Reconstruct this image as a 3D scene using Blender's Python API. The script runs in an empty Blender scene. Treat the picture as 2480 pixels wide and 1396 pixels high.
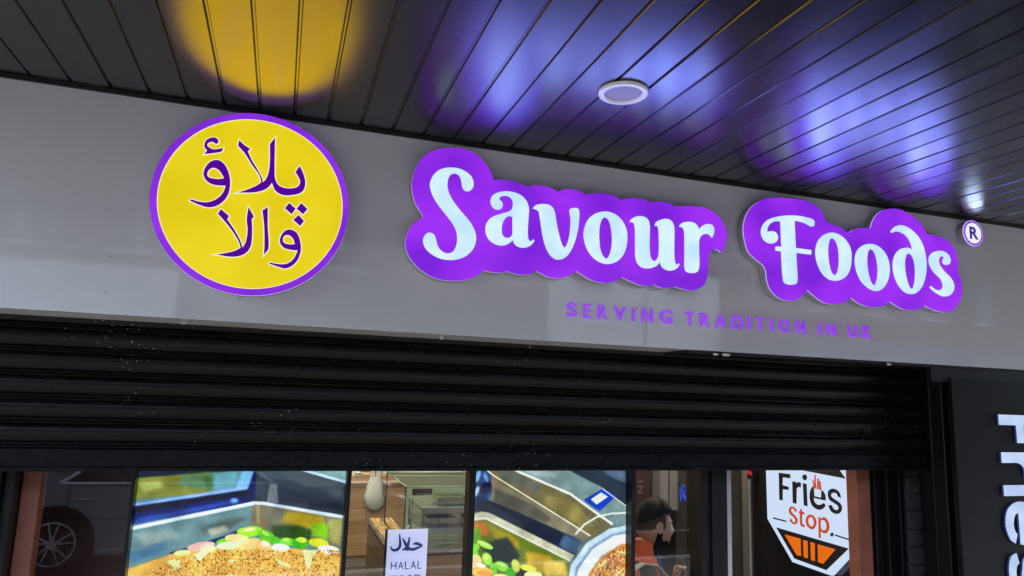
import bpy, bmesh, math, random
import numpy as np
from mathutils import Matrix, Vector
R = math.radians
scene = bpy.context.scene
COL = scene.collection

# ------------------------------------------------------------------ camera
cam_data = bpy.data.cameras.new("camera")
cam = bpy.data.objects.new("camera", cam_data); COL.objects.link(cam)
YAW, PITCH, ROLL = 0.31724, 0.15387, 0.03424
_f = Vector((math.sin(YAW)*math.cos(PITCH), math.cos(YAW)*math.cos(PITCH), math.sin(PITCH)))
_r = Vector((math.cos(YAW), -math.sin(YAW), 0)); _u = _r.cross(_f)
_r2 = _r*math.cos(ROLL)+_u*math.sin(ROLL); _u2 = -_r*math.sin(ROLL)+_u*math.cos(ROLL)
cam.matrix_world = Matrix(((_r2.x, _u2.x, -_f.x, 0.0), (_r2.y, _u2.y, -_f.y, -2.5), (_r2.z, _u2.z, -_f.z, 1.9), (0, 0, 0, 1)))
cam_data.sensor_width = 36.0
cam_data.lens = 36.0*1668.39/2480.0
cam_data.clip_start = 0.05; cam_data.clip_end = 2000
scene.camera = cam

# ------------------------------------------------------------------ sky, sun, exposure
SUN_EL, SUN_AZ = R(66), R(205)            # the sun stands over the street behind the camera, veiled by cloud
world = bpy.data.worlds.new("World"); scene.world = world; world.use_nodes = True
wn = world.node_tree.nodes; wn.clear()
sky = wn.new("ShaderNodeTexSky"); sky.sky_type = 'NISHITA'; sky.sun_disc = False
sky.sun_elevation = SUN_EL; sky.sun_rotation = SUN_AZ; sky.dust_density = 3.0; sky.air_density = 1.2
bg = wn.new("ShaderNodeBackground"); bg.inputs[1].default_value = 0.15
wo = wn.new("ShaderNodeOutputWorld")
world.node_tree.links.new(sky.outputs[0], bg.inputs[0]); world.node_tree.links.new(bg.outputs[0], wo.inputs[0])
sl = bpy.data.lights.new("sun", 'SUN'); sl.energy = 1.5; sl.angle = R(20); sl.color = (1, .97, .93)
sun = bpy.data.objects.new("sun", sl); COL.objects.link(sun)
_sd = Vector((math.sin(SUN_AZ)*math.cos(SUN_EL), math.cos(SUN_AZ)*math.cos(SUN_EL), math.sin(SUN_EL)))
sun.rotation_euler = _sd.to_track_quat('Z', 'Y').to_euler(); sun.location = (0, -8, 12)
vs = scene.view_settings
vs.view_transform = 'Standard'; vs.look = 'None'; vs.gamma = 1.0; vs.exposure = 2.62; vs.use_curve_mapping = False
scene.render.engine = 'CYCLES'
EXP = 2.0**vs.exposure

# ------------------------------------------------------------------ traced outlines, metres on the wall plane (x, z[, corner])
SAVOUR = {'S':[[(0.4693,2.6596),(0.4755,2.6894),(0.4948,2.7169),(0.5202,2.7311),(0.5462,2.7374),(0.578,2.737),(0.6078,2.7261),(0.6273,2.7099),(0.6353,2.6867),(0.6319,2.6675),(0.6216,2.657),(0.6095,2.6544),(0.5986,2.6594),(0.5928,2.6704),(0.5881,2.6912),(0.5804,2.7089),(0.5683,2.7164),(0.5536,2.7149),(0.5415,2.7036),(0.5351,2.6841),(0.5352,2.6603),(0.5433,2.6348),(0.5604,2.6079),(0.5854,2.5792),(0.6186,2.5461),(0.6412,2.517),(0.6532,2.4867),(0.6532,2.4604),(0.6438,2.4333),(0.6223,2.4077),(0.5942,2.3921),(0.5633,2.385),(0.5272,2.3857),(0.4933,2.3978),(0.4668,2.4182),(0.4554,2.4426),(0.4583,2.4634),(0.4688,2.4758),(0.4814,2.4787),(0.4945,2.4724),(0.5021,2.4552),(0.5094,2.4327),(0.5231,2.4161),(0.5389,2.4084),(0.5544,2.4089),(0.572,2.421),(0.5812,2.4452),(0.5827,2.4688),(0.5772,2.4969),(0.5618,2.5239),(0.5369,2.5525),(0.5067,2.5856),(0.4816,2.6218)]],'a':[[(0.7063,2.6312),(0.7137,2.651),(0.7351,2.6645),(0.7651,2.6727),(0.7984,2.6726),(0.8296,2.6628),(0.8499,2.6434),(0.8603,2.6174),(0.8602,2.5846),(0.8588,2.541),(0.8599,2.5087),(0.8649,2.4903),(0.8745,2.4886),(0.8827,2.4959,1),(0.8874,2.491,1),(0.8777,2.4755),(0.8586,2.4628),(0.8392,2.4592),(0.8197,2.4626),(0.8066,2.4735),(0.7995,2.4872,1),(0.789,2.4733),(0.7675,2.4616),(0.7403,2.4599),(0.7156,2.4695),(0.697,2.4887),(0.6905,2.5145),(0.6948,2.5415),(0.7144,2.5651),(0.752,2.5829),(0.7791,2.5941),(0.7925,2.6065),(0.7962,2.626),(0.7911,2.6444),(0.7769,2.6546),(0.7575,2.6549),(0.7397,2.6461,1),(0.74,2.6364),(0.7502,2.6285),(0.754,2.6154),(0.7485,2.6024),(0.735,2.597),(0.7184,2.602),(0.708,2.6163)],[(0.7963,2.5761,1),(0.7824,2.5778),(0.7663,2.5657),(0.7561,2.5457),(0.7531,2.524),(0.7561,2.503),(0.7663,2.4918),(0.7801,2.4906),(0.7925,2.4983),(0.7987,2.5075,1)]],'v':[[(0.8777,2.6194,1),(0.8898,2.633),(0.9152,2.6404),(0.941,2.6408),(0.9585,2.6319),(0.9676,2.6163),(0.9742,2.5867),(0.9826,2.5491),(0.9934,2.5119),(1.0039,2.4856),(1.0133,2.4772),(1.0229,2.4875),(1.0322,2.5159),(1.0371,2.5551),(1.038,2.594),(1.0333,2.6213),(1.0341,2.6342),(1.0458,2.6395),(1.0634,2.6416),(1.0725,2.6315),(1.0732,2.598),(1.0683,2.553),(1.0575,2.5076),(1.0409,2.4674),(1.0212,2.4409),(0.9984,2.4278),(0.9754,2.4283),(0.9521,2.4451),(0.9342,2.4758),(0.9217,2.5152),(0.9136,2.5579),(0.907,2.59),(0.9019,2.6102),(0.8903,2.6171,1)]],'o':[[(1.1881,2.6429),(1.226,2.6382),(1.257,2.619),(1.2789,2.5873),(1.2867,2.5512),(1.2828,2.5083),(1.2678,2.4702),(1.2406,2.4424),(1.2045,2.429),(1.1684,2.4329),(1.1323,2.4543),(1.1067,2.4905),(1.0952,2.5337),(1.0993,2.5675),(1.1147,2.6028),(1.1442,2.6287)],[(1.1885,2.6186),(1.2038,2.6101),(1.2146,2.5802),(1.2199,2.5413),(1.2186,2.5018),(1.21,2.4674),(1.1951,2.4504),(1.18,2.4589),(1.1676,2.4855),(1.1622,2.524),(1.1615,2.5631),(1.1671,2.5947),(1.1764,2.6127)]],'u':[[(1.298,2.6094,1),(1.3078,2.6265),(1.3315,2.639),(1.3566,2.6419),(1.3788,2.6329),(1.3884,2.6138),(1.3892,2.5649),(1.3887,2.5133),(1.3926,2.4794),(1.4015,2.4632),(1.4142,2.4615),(1.4268,2.4724),(1.4331,2.4919),(1.4344,2.5351),(1.4337,2.5754),(1.4298,2.6039),(1.4221,2.6118),(1.4138,2.6068,1),(1.4202,2.6249),(1.4458,2.6394),(1.4748,2.6439),(1.4943,2.6344),(1.504,2.6121),(1.5045,2.5655),(1.5037,2.5074),(1.5068,2.4702),(1.5146,2.4537),(1.523,2.4602,1),(1.5295,2.4591,1),(1.5197,2.4427),(1.4971,2.4292),(1.4714,2.4286),(1.4491,2.4391),(1.4383,2.4609,1),(1.4237,2.4436),(1.4016,2.4319),(1.3765,2.4268),(1.3515,2.4313),(1.3328,2.4482),(1.3257,2.4786),(1.3247,2.5352),(1.3237,2.5808),(1.3192,2.606),(1.3091,2.6135)]],'r':[[(1.5288,2.6195,1),(1.5432,2.6352),(1.5696,2.6429),(1.5961,2.6429),(1.616,2.6315),(1.6238,2.6135,1),(1.6394,2.6318),(1.663,2.6433),(1.6867,2.643),(1.698,2.6275),(1.6956,2.6034),(1.688,2.5883,1),(1.6773,2.5991),(1.6626,2.6022),(1.6457,2.5969),(1.6302,2.5846),(1.6234,2.5633),(1.623,2.5192),(1.624,2.4784),(1.621,2.4461),(1.611,2.4318),(1.588,2.4269),(1.5651,2.4295),(1.5554,2.443),(1.555,2.4893),(1.5553,2.5591),(1.5542,2.5971),(1.5471,2.6151)]]}
SAVOUR_TRAY = [[(0.3905,2.4359),(0.3982,2.4749),(0.4188,2.5105),(0.4489,2.533,1),(0.4472,2.5462,1),(0.4196,2.5854),(0.405,2.6303),(0.4024,2.6665),(0.4124,2.7151),(0.4355,2.7606),(0.4701,2.7923),(0.5163,2.8099),(0.5582,2.8172),(0.6064,2.8168),(0.6504,2.7998),(0.6844,2.7692),(0.7077,2.7343),(0.7156,2.7136,1),(0.7413,2.717),(0.7857,2.7185),(0.8223,2.7124),(0.8547,2.7034,1),(0.8816,2.7136),(0.9159,2.7153),(0.9506,2.7114),(0.9829,2.6999,1),(1.0089,2.7122),(1.0441,2.7179),(1.0738,2.7149),(1.1051,2.7031,1),(1.1337,2.7118),(1.1761,2.7178),(1.2159,2.7159),(1.2592,2.7018,1),(1.2871,2.7099),(1.3246,2.7163),(1.3625,2.7152),(1.3976,2.7078,1),(1.4328,2.7151),(1.4781,2.7136),(1.514,2.7026,1),(1.5568,2.7113),(1.6033,2.7151),(1.657,2.7156),(1.7044,2.7002),(1.7415,2.6683),(1.7616,2.6345),(1.7658,2.5989),(1.757,2.5621),(1.736,2.5285,1),(1.7192,2.5393),(1.6989,2.5385),(1.6818,2.522),(1.6736,2.5065,1),(1.6719,2.477),(1.6674,2.4298),(1.6536,2.388),(1.6269,2.3655),(1.5875,2.3537),(1.5485,2.3563),(1.5111,2.363,1),(1.4841,2.3556),(1.446,2.3537),(1.4113,2.3632,1),(1.3768,2.3548),(1.3395,2.359),(1.3025,2.3698),(1.2687,2.3808,1),(1.2355,2.3614),(1.1995,2.3528),(1.1518,2.3543),(1.1102,2.3682),(1.0676,2.3896,1),(1.0402,2.3692),(0.9945,2.3545),(0.9489,2.3559),(0.9204,2.3668),(0.9005,2.3746,1),(0.8758,2.3602),(0.8427,2.3546),(0.8096,2.357),(0.7821,2.3625,1),(0.7552,2.3548),(0.7175,2.3541),(0.6906,2.3585,1),(0.6702,2.3395),(0.629,2.3179),(0.5774,2.3084),(0.5157,2.3108),(0.4639,2.3316),(0.4219,2.3656),(0.3973,2.4037)]]
FOODS = {'F':[[(1.9396,2.6423),(1.9487,2.6702),(1.9775,2.6987),(2.0275,2.7184),(2.0851,2.7305),(2.1432,2.7348),(2.1869,2.7324),(2.2198,2.7263),(2.2274,2.7136),(2.2238,2.6978,1),(2.2112,2.6945),(2.1858,2.7028),(2.1568,2.7099),(2.1169,2.7109,1),(2.1182,2.6465),(2.1197,2.5861,1),(2.2038,2.5848,1),(2.2038,2.5653,1),(2.1211,2.5651,1),(2.122,2.5081),(2.1243,2.4546),(2.1191,2.4285),(2.0996,2.4198),(2.0747,2.4189),(2.0552,2.4261),(2.0488,2.448),(2.0456,2.5011),(2.044,2.5635,1),(2.0137,2.5647,1),(2.015,2.5828,1),(2.0461,2.5835,1),(2.045,2.6387),(2.0441,2.7002,1),(2.0127,2.6955),(1.9876,2.6818),(1.9715,2.6608),(1.969,2.6437,1),(1.9972,2.6486),(2.0147,2.6445),(2.0249,2.6305),(2.0229,2.6123),(2.0062,2.5974),(1.9816,2.5937),(1.9574,2.6025),(1.9439,2.619)]],'o':[[(2.3183,2.6771),(2.3634,2.6726),(2.4004,2.6516),(2.4253,2.6167),(2.43,2.5737),(2.4205,2.5232),(2.3957,2.4841),(2.3607,2.4627),(2.3343,2.4574),(2.3009,2.4607),(2.2685,2.4791),(2.2442,2.5133),(2.2312,2.5546),(2.2312,2.5912),(2.2454,2.6293),(2.2764,2.6603)],[(2.3247,2.653),(2.3431,2.6444),(2.3569,2.6161),(2.3608,2.5732),(2.358,2.5298),(2.3473,2.4952),(2.3317,2.4816),(2.3156,2.4893),(2.3036,2.5187),(2.298,2.561),(2.2985,2.604),(2.3075,2.6389)]],'o2':[[(2.5393,2.6471),(2.5862,2.6424),(2.6244,2.6176),(2.646,2.5817),(2.6512,2.5379),(2.6404,2.4928),(2.6141,2.453),(2.5814,2.4317),(2.5501,2.4304),(2.5121,2.4447),(2.479,2.4728),(2.4582,2.5143),(2.4513,2.557),(2.4629,2.6018),(2.4956,2.6332)],[(2.5458,2.6238),(2.5649,2.6149),(2.5786,2.5816),(2.5839,2.5381),(2.5789,2.4938),(2.5677,2.4648),(2.5553,2.4532),(2.5403,2.4625),(2.5267,2.4955),(2.5194,2.5447),(2.5219,2.5887),(2.5312,2.6148)]],'d':[[(2.671,2.7216,1),(2.6969,2.7457),(2.7384,2.7581),(2.7869,2.7471),(2.8344,2.7164),(2.8645,2.6738),(2.8786,2.6166),(2.878,2.5647),(2.8648,2.512),(2.8409,2.4684),(2.8059,2.4401),(2.7727,2.4312),(2.7329,2.4407),(2.6989,2.4726),(2.6801,2.5151),(2.6749,2.559),(2.6876,2.6047),(2.718,2.6365),(2.7556,2.6511),(2.7801,2.651),(2.8008,2.6415,1),(2.794,2.6731),(2.7717,2.7065),(2.7361,2.7241),(2.7036,2.7251),(2.6804,2.7161,1)],[(2.7701,2.6255),(2.7903,2.6211),(2.805,2.5967),(2.8105,2.5586),(2.8067,2.5071),(2.7959,2.4711),(2.7826,2.4554),(2.7668,2.4624),(2.7529,2.4961),(2.7454,2.54),(2.7469,2.5848),(2.7571,2.6146)]],'s':[[(2.8995,2.6056),(2.9116,2.6328),(2.9469,2.6526),(2.9898,2.6569),(3.0229,2.6436),(3.0354,2.6185),(3.0278,2.5993),(3.0058,2.5921),(2.9893,2.5991),(2.9888,2.6141),(2.9994,2.6282,1),(2.9836,2.6333),(2.9658,2.6237),(2.9593,2.6061),(2.9653,2.5857),(2.9902,2.5586),(3.0264,2.5324),(3.0469,2.5015),(3.0424,2.4686),(3.0147,2.4437),(2.9801,2.4359),(2.943,2.4446),(2.9108,2.4613),(2.895,2.4728,1),(2.9005,2.4791,1),(2.9237,2.4655),(2.9528,2.4627),(2.975,2.4761),(2.9792,2.4959),(2.966,2.5207),(2.9301,2.5468),(2.9071,2.5739)]]}
FOODS_TRAY = [[(1.8514,2.6417),(1.8628,2.6964),(1.895,2.748),(1.9447,2.7842),(2.0016,2.8016),(2.0589,2.8094),(2.146,2.8122),(2.2193,2.8057),(2.2667,2.7802),(2.2892,2.7486),(2.2943,2.7273,1),(2.3277,2.7186),(2.3803,2.7088),(2.4214,2.6882,1),(2.457,2.7078),(2.5044,2.7206),(2.5556,2.725,1),(2.5738,2.7654),(2.6122,2.8084),(2.67,2.8314),(2.7356,2.8373),(2.7923,2.823),(2.8486,2.7966),(2.8874,2.7549),(2.9001,2.7332,1),(2.9363,2.7325),(2.9955,2.7268),(3.0454,2.7055),(3.0806,2.6625),(3.0891,2.6103),(3.0877,2.564),(3.1028,2.5193),(3.1048,2.4736),(3.0886,2.4267),(3.0523,2.3851),(2.9994,2.3621),(2.9489,2.3617),(2.8996,2.371),(2.8576,2.3838,1),(2.825,2.3656),(2.7673,2.3552),(2.7114,2.3606),(2.6494,2.3872,1),(2.6246,2.3699),(2.5768,2.3559),(2.5223,2.3531),(2.4692,2.3645),(2.4248,2.3868,1),(2.3859,2.3644),(2.333,2.3514),(2.274,2.3531),(2.2238,2.3762),(2.18,2.4055,1),(2.1589,2.3801),(2.1222,2.3565),(2.0794,2.3474),(2.0305,2.3554),(1.9896,2.3843),(1.9699,2.4236),(1.9642,2.4701,1),(1.951,2.4924),(1.9103,2.518),(1.8766,2.5441),(1.8604,2.5836)]]
URDU = [[[(-0.3064,2.6963),(-0.3035,2.7136),(-0.291,2.7258),(-0.2754,2.7293),(-0.2652,2.7221),(-0.2647,2.7118,1),(-0.2712,2.7083),(-0.2808,2.713),(-0.2919,2.7103),(-0.2977,2.7001),(-0.2902,2.692),(-0.2762,2.688),(-0.2472,2.6959,1),(-0.2516,2.6839),(-0.2728,2.6756),(-0.3036,2.667,1),(-0.2959,2.6809,1),(-0.3038,2.6879)]],[[(-0.2989,2.593),(-0.2986,2.6133),(-0.2873,2.6377),(-0.2704,2.6504),(-0.2522,2.6504),(-0.2323,2.6327),(-0.2178,2.5989),(-0.2138,2.5688),(-0.2169,2.5379),(-0.2304,2.5109),(-0.2513,2.4922),(-0.2753,2.4853),(-0.3003,2.4898),(-0.3323,2.5009,1),(-0.3285,2.5063,1),(-0.3059,2.5016),(-0.2792,2.5024),(-0.2534,2.5156),(-0.2344,2.5397),(-0.2273,2.567,1),(-0.2444,2.5648),(-0.2671,2.5654),(-0.2868,2.5744)],[(-0.288,2.597),(-0.285,2.6126),(-0.2724,2.623),(-0.2562,2.6192),(-0.2436,2.6056),(-0.235,2.5915,1),(-0.2487,2.5871),(-0.269,2.5859),(-0.2828,2.5891)]],[[(-0.1997,2.7321,1),(-0.1821,2.7176),(-0.1615,2.7061,1),(-0.1686,2.6962,1),(-0.1518,2.6648),(-0.1304,2.634),(-0.1161,2.61),(-0.111,2.5941,1),(-0.1022,2.6067),(-0.0957,2.631),(-0.0949,2.6729),(-0.0998,2.7326,1),(-0.0847,2.7588,1),(-0.081,2.7012),(-0.0759,2.6337),(-0.0714,2.6082),(-0.0579,2.5891),(-0.0359,2.5826),(-0.0097,2.586),(0.0065,2.5965),(0.01,2.6138),(0.0014,2.6311),(-0.0079,2.6441,1),(0.0043,2.6685,1),(0.0172,2.6465),(0.0274,2.6161),(0.0265,2.5897),(0.0156,2.5725),(-0.0101,2.5614),(-0.0434,2.5572),(-0.0683,2.5696),(-0.0818,2.5954,1),(-0.0918,2.5785),(-0.1104,2.5642),(-0.1422,2.5535),(-0.1866,2.5478,1),(-0.1614,2.5602),(-0.1304,2.5797),(-0.1165,2.5929,1),(-0.1242,2.6167),(-0.1505,2.6494),(-0.1771,2.6871),(-0.2016,2.712,1)]],[[(-0.0198,2.5316,1),(0.0033,2.5136,1),(-0.0085,2.4925,1),(-0.0325,2.5109,1)]],[[(0.0199,2.5364,1),(0.0428,2.5167,1),(0.0288,2.4968,1),(0.0062,2.5139,1)]],[[(0.0146,2.4926,1),(0.0345,2.4731,1),(0.0224,2.4536,1),(-0.0017,2.4731,1)]],[[(-0.2347,2.4837,1),(-0.2079,2.4632,1),(-0.2123,2.4511,1),(-0.1854,2.4155),(-0.1652,2.3826),(-0.1563,2.3595,1),(-0.1479,2.3794),(-0.1455,2.4199),(-0.1517,2.4596),(-0.1493,2.5015,1),(-0.1294,2.4697,1),(-0.1357,2.4614,1),(-0.1317,2.4315),(-0.1292,2.3864),(-0.1325,2.3609),(-0.1467,2.3395),(-0.173,2.327),(-0.2045,2.325),(-0.2339,2.3286,1),(-0.2055,2.3363),(-0.1793,2.3463),(-0.1621,2.358,1),(-0.1704,2.3796),(-0.1944,2.4145),(-0.2247,2.4487),(-0.2435,2.4666,1)]],[[(-0.1045,2.4946,1),(-0.0878,2.5089,1),(-0.0823,2.442),(-0.0739,2.3643),(-0.087,2.3419,1),(-0.0879,2.3755),(-0.0943,2.4407)]],[[(-0.0394,2.3906),(-0.0366,2.4138),(-0.0239,2.4331),(-0.0051,2.4377),(0.0149,2.427),(0.0278,2.3975),(0.0316,2.3672),(0.0244,2.3358),(0.0094,2.3141),(-0.0133,2.3009),(-0.0347,2.304),(-0.0668,2.3121,1),(-0.0653,2.3173,1),(-0.0355,2.314),(-0.0099,2.3184),(0.01,2.337),(0.0215,2.3672,1),(0.0004,2.3671),(-0.0237,2.3719)],[(-0.0295,2.3967),(-0.027,2.4123),(-0.0131,2.4179),(0.002,2.4077),(0.0102,2.3886,1),(-0.0058,2.3859),(-0.0226,2.3882)]]]
TAGLINE = [('S',1.05,1.092,2.212,2.268),('E',1.123,1.153,2.211,2.268),('R',1.186,1.225,2.211,2.268),('V',1.256,1.309,2.212,2.269),('I',1.34,1.348,2.21,2.269),('N',1.384,1.433,2.212,2.269),('G',1.468,1.524,2.213,2.269),('T',1.59,1.63,2.212,2.269),('R',1.661,1.703,2.212,2.269),('A',1.735,1.787,2.213,2.269),('D',1.819,1.87,2.213,2.269),('I',1.897,1.908,2.21,2.269),('T',1.94,1.983,2.212,2.27),('I',2.016,2.026,2.21,2.27),('O',2.06,2.116,2.213,2.27),('N',2.155,2.201,2.213,2.27),('I',2.277,2.285,2.21,2.27),('N',2.321,2.372,2.213,2.27),('U',2.444,2.495,2.213,2.27),('K',2.529,2.576,2.213,2.27)]
FRIES = {'panel':[(0.8269,1.6164,1),(0.3628,1.6046,1),(0.0614,1.5831,1),(-0.0023,1.5396,1),(-0.0065,1.17,1),(0.1952,0.9945,1),(0.5579,0.9817,1),(0.8204,1.1819,1)],'stripe':[(0.613,1.5395,1),(0.1043,1.5724,1),(0.0415,1.5215,1),(0.432,1.522,1)],'bowl':[(0.7212,1.1478,1),(0.0397,1.1679,1),(0.2346,1.0133,1),(0.5344,1.0061,1)],'chips':[[(0.6286,1.1239,1),(0.4639,1.1319,1),(0.465,1.0357,1),(0.5079,1.0305,1)],[(0.4395,1.1303,1),(0.3971,1.1324,1),(0.3992,1.0375,1),(0.4384,1.0351,1)],[(0.3697,1.1324,1),(0.3295,1.1343,1),(0.3335,1.0377,1),(0.3698,1.0357,1)],[(0.303,1.1347,1),(0.1468,1.141,1),(0.2606,1.04,1),(0.304,1.0403,1)]],'dash':[[(0.7539,1.2025,1),(0.608,1.2075,1),(0.6084,1.1992,1),(0.7543,1.1934,1)],[(0.1487,1.2183,1),(0.0131,1.2173,1),(0.0135,1.2105,1),(0.1492,1.2105,1)]],'dot':[(0.1751,1.2217),(0.1608,1.2163),(0.1729,1.2017),(0.1888,1.2068)],'F':[[(0.6773,1.4809,1),(0.5533,1.4857,1),(0.5544,1.4617,1),(0.6355,1.4575,1),(0.6394,1.4103,1),(0.5758,1.4103,1),(0.5751,1.3911,1),(0.6388,1.3871,1),(0.642,1.3193,1),(0.6788,1.3184,1)]],'r':[[(0.5348,1.4467,1),(0.4962,1.4492,1),(0.4951,1.439,1),(0.4772,1.4494),(0.4474,1.4495,1),(0.4504,1.4215,1),(0.4738,1.4219),(0.4928,1.4068,1),(0.4978,1.323,1),(0.5354,1.3217,1)]],'i':[[(0.4281,1.4489,1),(0.3922,1.4503,1),(0.3891,1.3245,1),(0.4246,1.3255,1)]],'idot':[[(0.4077,1.5016),(0.3898,1.4957),(0.3859,1.4838),(0.4002,1.4696),(0.4231,1.4717),(0.43,1.4874)]],'e':[[(0.2202,1.3826,1),(0.3305,1.3812,1),(0.3206,1.3611),(0.296,1.3499),(0.2637,1.3549),(0.237,1.3675,1),(0.2237,1.3569),(0.2436,1.337),(0.276,1.3246),(0.3154,1.3255),(0.3474,1.3397),(0.3644,1.3675),(0.3622,1.407),(0.3421,1.4367),(0.3254,1.4459,1),(0.3212,1.3912,1),(0.2594,1.3924,1),(0.2542,1.4348,1),(0.2316,1.4252),(0.2189,1.4038)]],'s':[[(0.0844,1.4172,1),(0.1136,1.4191,1),(0.1194,1.4326),(0.1457,1.4351),(0.1664,1.426),(0.1704,1.415),(0.1476,1.4039),(0.1086,1.3933),(0.0837,1.3768),(0.0852,1.3524),(0.1091,1.3322),(0.1456,1.3261),(0.1785,1.335),(0.1975,1.359,1),(0.1699,1.3674,1),(0.1508,1.3499),(0.1245,1.348),(0.1107,1.3583),(0.1165,1.3717),(0.149,1.381),(0.1853,1.392),(0.1977,1.4132),(0.1929,1.4368),(0.1648,1.4532),(0.1312,1.4556),(0.099,1.4436)]],'fries':[[(0.3117,1.51,1),(0.3023,1.5094,1),(0.302,1.4352,1),(0.3115,1.4348,1)],[(0.3308,1.4817,1),(0.3228,1.4809,1),(0.3123,1.4333,1),(0.3233,1.4319,1)],[(0.2843,1.4951,1),(0.2742,1.4954,1),(0.2783,1.4349,1),(0.2927,1.4338,1)],[(0.27,1.4818,1),(0.2594,1.481,1),(0.2535,1.434,1),(0.2712,1.4342,1)]],'S':[[(0.4937,1.2803,1),(0.5162,1.2739,1),(0.5267,1.287),(0.5468,1.2869),(0.5555,1.2755),(0.5439,1.2639),(0.5125,1.2512),(0.4927,1.2368),(0.4937,1.2189),(0.515,1.203),(0.547,1.2017),(0.5763,1.2168,1),(0.5561,1.2289,1),(0.5423,1.2146),(0.5224,1.2137),(0.5139,1.2242),(0.5252,1.2379),(0.5528,1.2466),(0.5766,1.2607),(0.5773,1.2788),(0.5585,1.2964),(0.534,1.3002),(0.5088,1.2944)]],'t':[[(0.4614,1.2998,1),(0.4443,1.3003,1),(0.4443,1.2871,1),(0.4221,1.2864,1),(0.4228,1.2735,1),(0.4442,1.273,1),(0.4453,1.2231),(0.4365,1.216),(0.4212,1.2166,1),(0.4218,1.2055,1),(0.4487,1.2019),(0.4665,1.2149),(0.4659,1.2725,1),(0.476,1.2725,1),(0.4754,1.2851,1),(0.4637,1.2852,1)]],'o':[[(0.3615,1.2843),(0.3309,1.2809),(0.3103,1.2602),(0.3154,1.2338),(0.3399,1.2092),(0.3732,1.2051),(0.4037,1.2198),(0.4098,1.2469),(0.3919,1.2727)],[(0.3622,1.2708),(0.3434,1.2659),(0.3341,1.2496),(0.3386,1.2325),(0.3509,1.2217),(0.3715,1.2226),(0.385,1.234),(0.3854,1.2547)]],'p':[[(0.2904,1.2828,1),(0.2712,1.284,1),(0.2703,1.2748,1),(0.2499,1.2885),(0.2207,1.2893),(0.198,1.2676),(0.1963,1.2391),(0.2198,1.2111),(0.2512,1.205),(0.2739,1.2111,1),(0.274,1.1734,1),(0.2932,1.1704,1)],[(0.268,1.2668),(0.2472,1.2738),(0.2281,1.2693),(0.2195,1.2513),(0.2241,1.231),(0.2468,1.2204),(0.2688,1.2263)]]}
HALAL = {'sheet':[(0.4646,1.3402,1),(0.629,1.3423,1),(0.6313,1.1512,1),(0.463,1.1591,1)],'strokes':[[(0.5717,1.2809),(0.5847,1.2835),(0.5981,1.2791),(0.6104,1.2757)],[(0.6105,1.2737),(0.5909,1.2654),(0.5703,1.2601),(0.5586,1.2635),(0.554,1.2716)],[(0.5586,1.2635),(0.5494,1.2609),(0.5384,1.2701)],[(0.5271,1.3052),(0.5386,1.286),(0.5446,1.2719),(0.5421,1.2611)],[(0.5549,1.3103),(0.5521,1.2855),(0.5439,1.266),(0.5287,1.2591)],[(0.5136,1.3225),(0.5159,1.3016),(0.5181,1.2817),(0.5128,1.2661),(0.4977,1.2597),(0.4862,1.2631),(0.4803,1.2756)]],'H1':[[(0.4823,1.2166,1),(0.6114,1.1793,1)],[(0.4856,1.1639,1),(0.6141,1.1299,1)]]}

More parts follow.
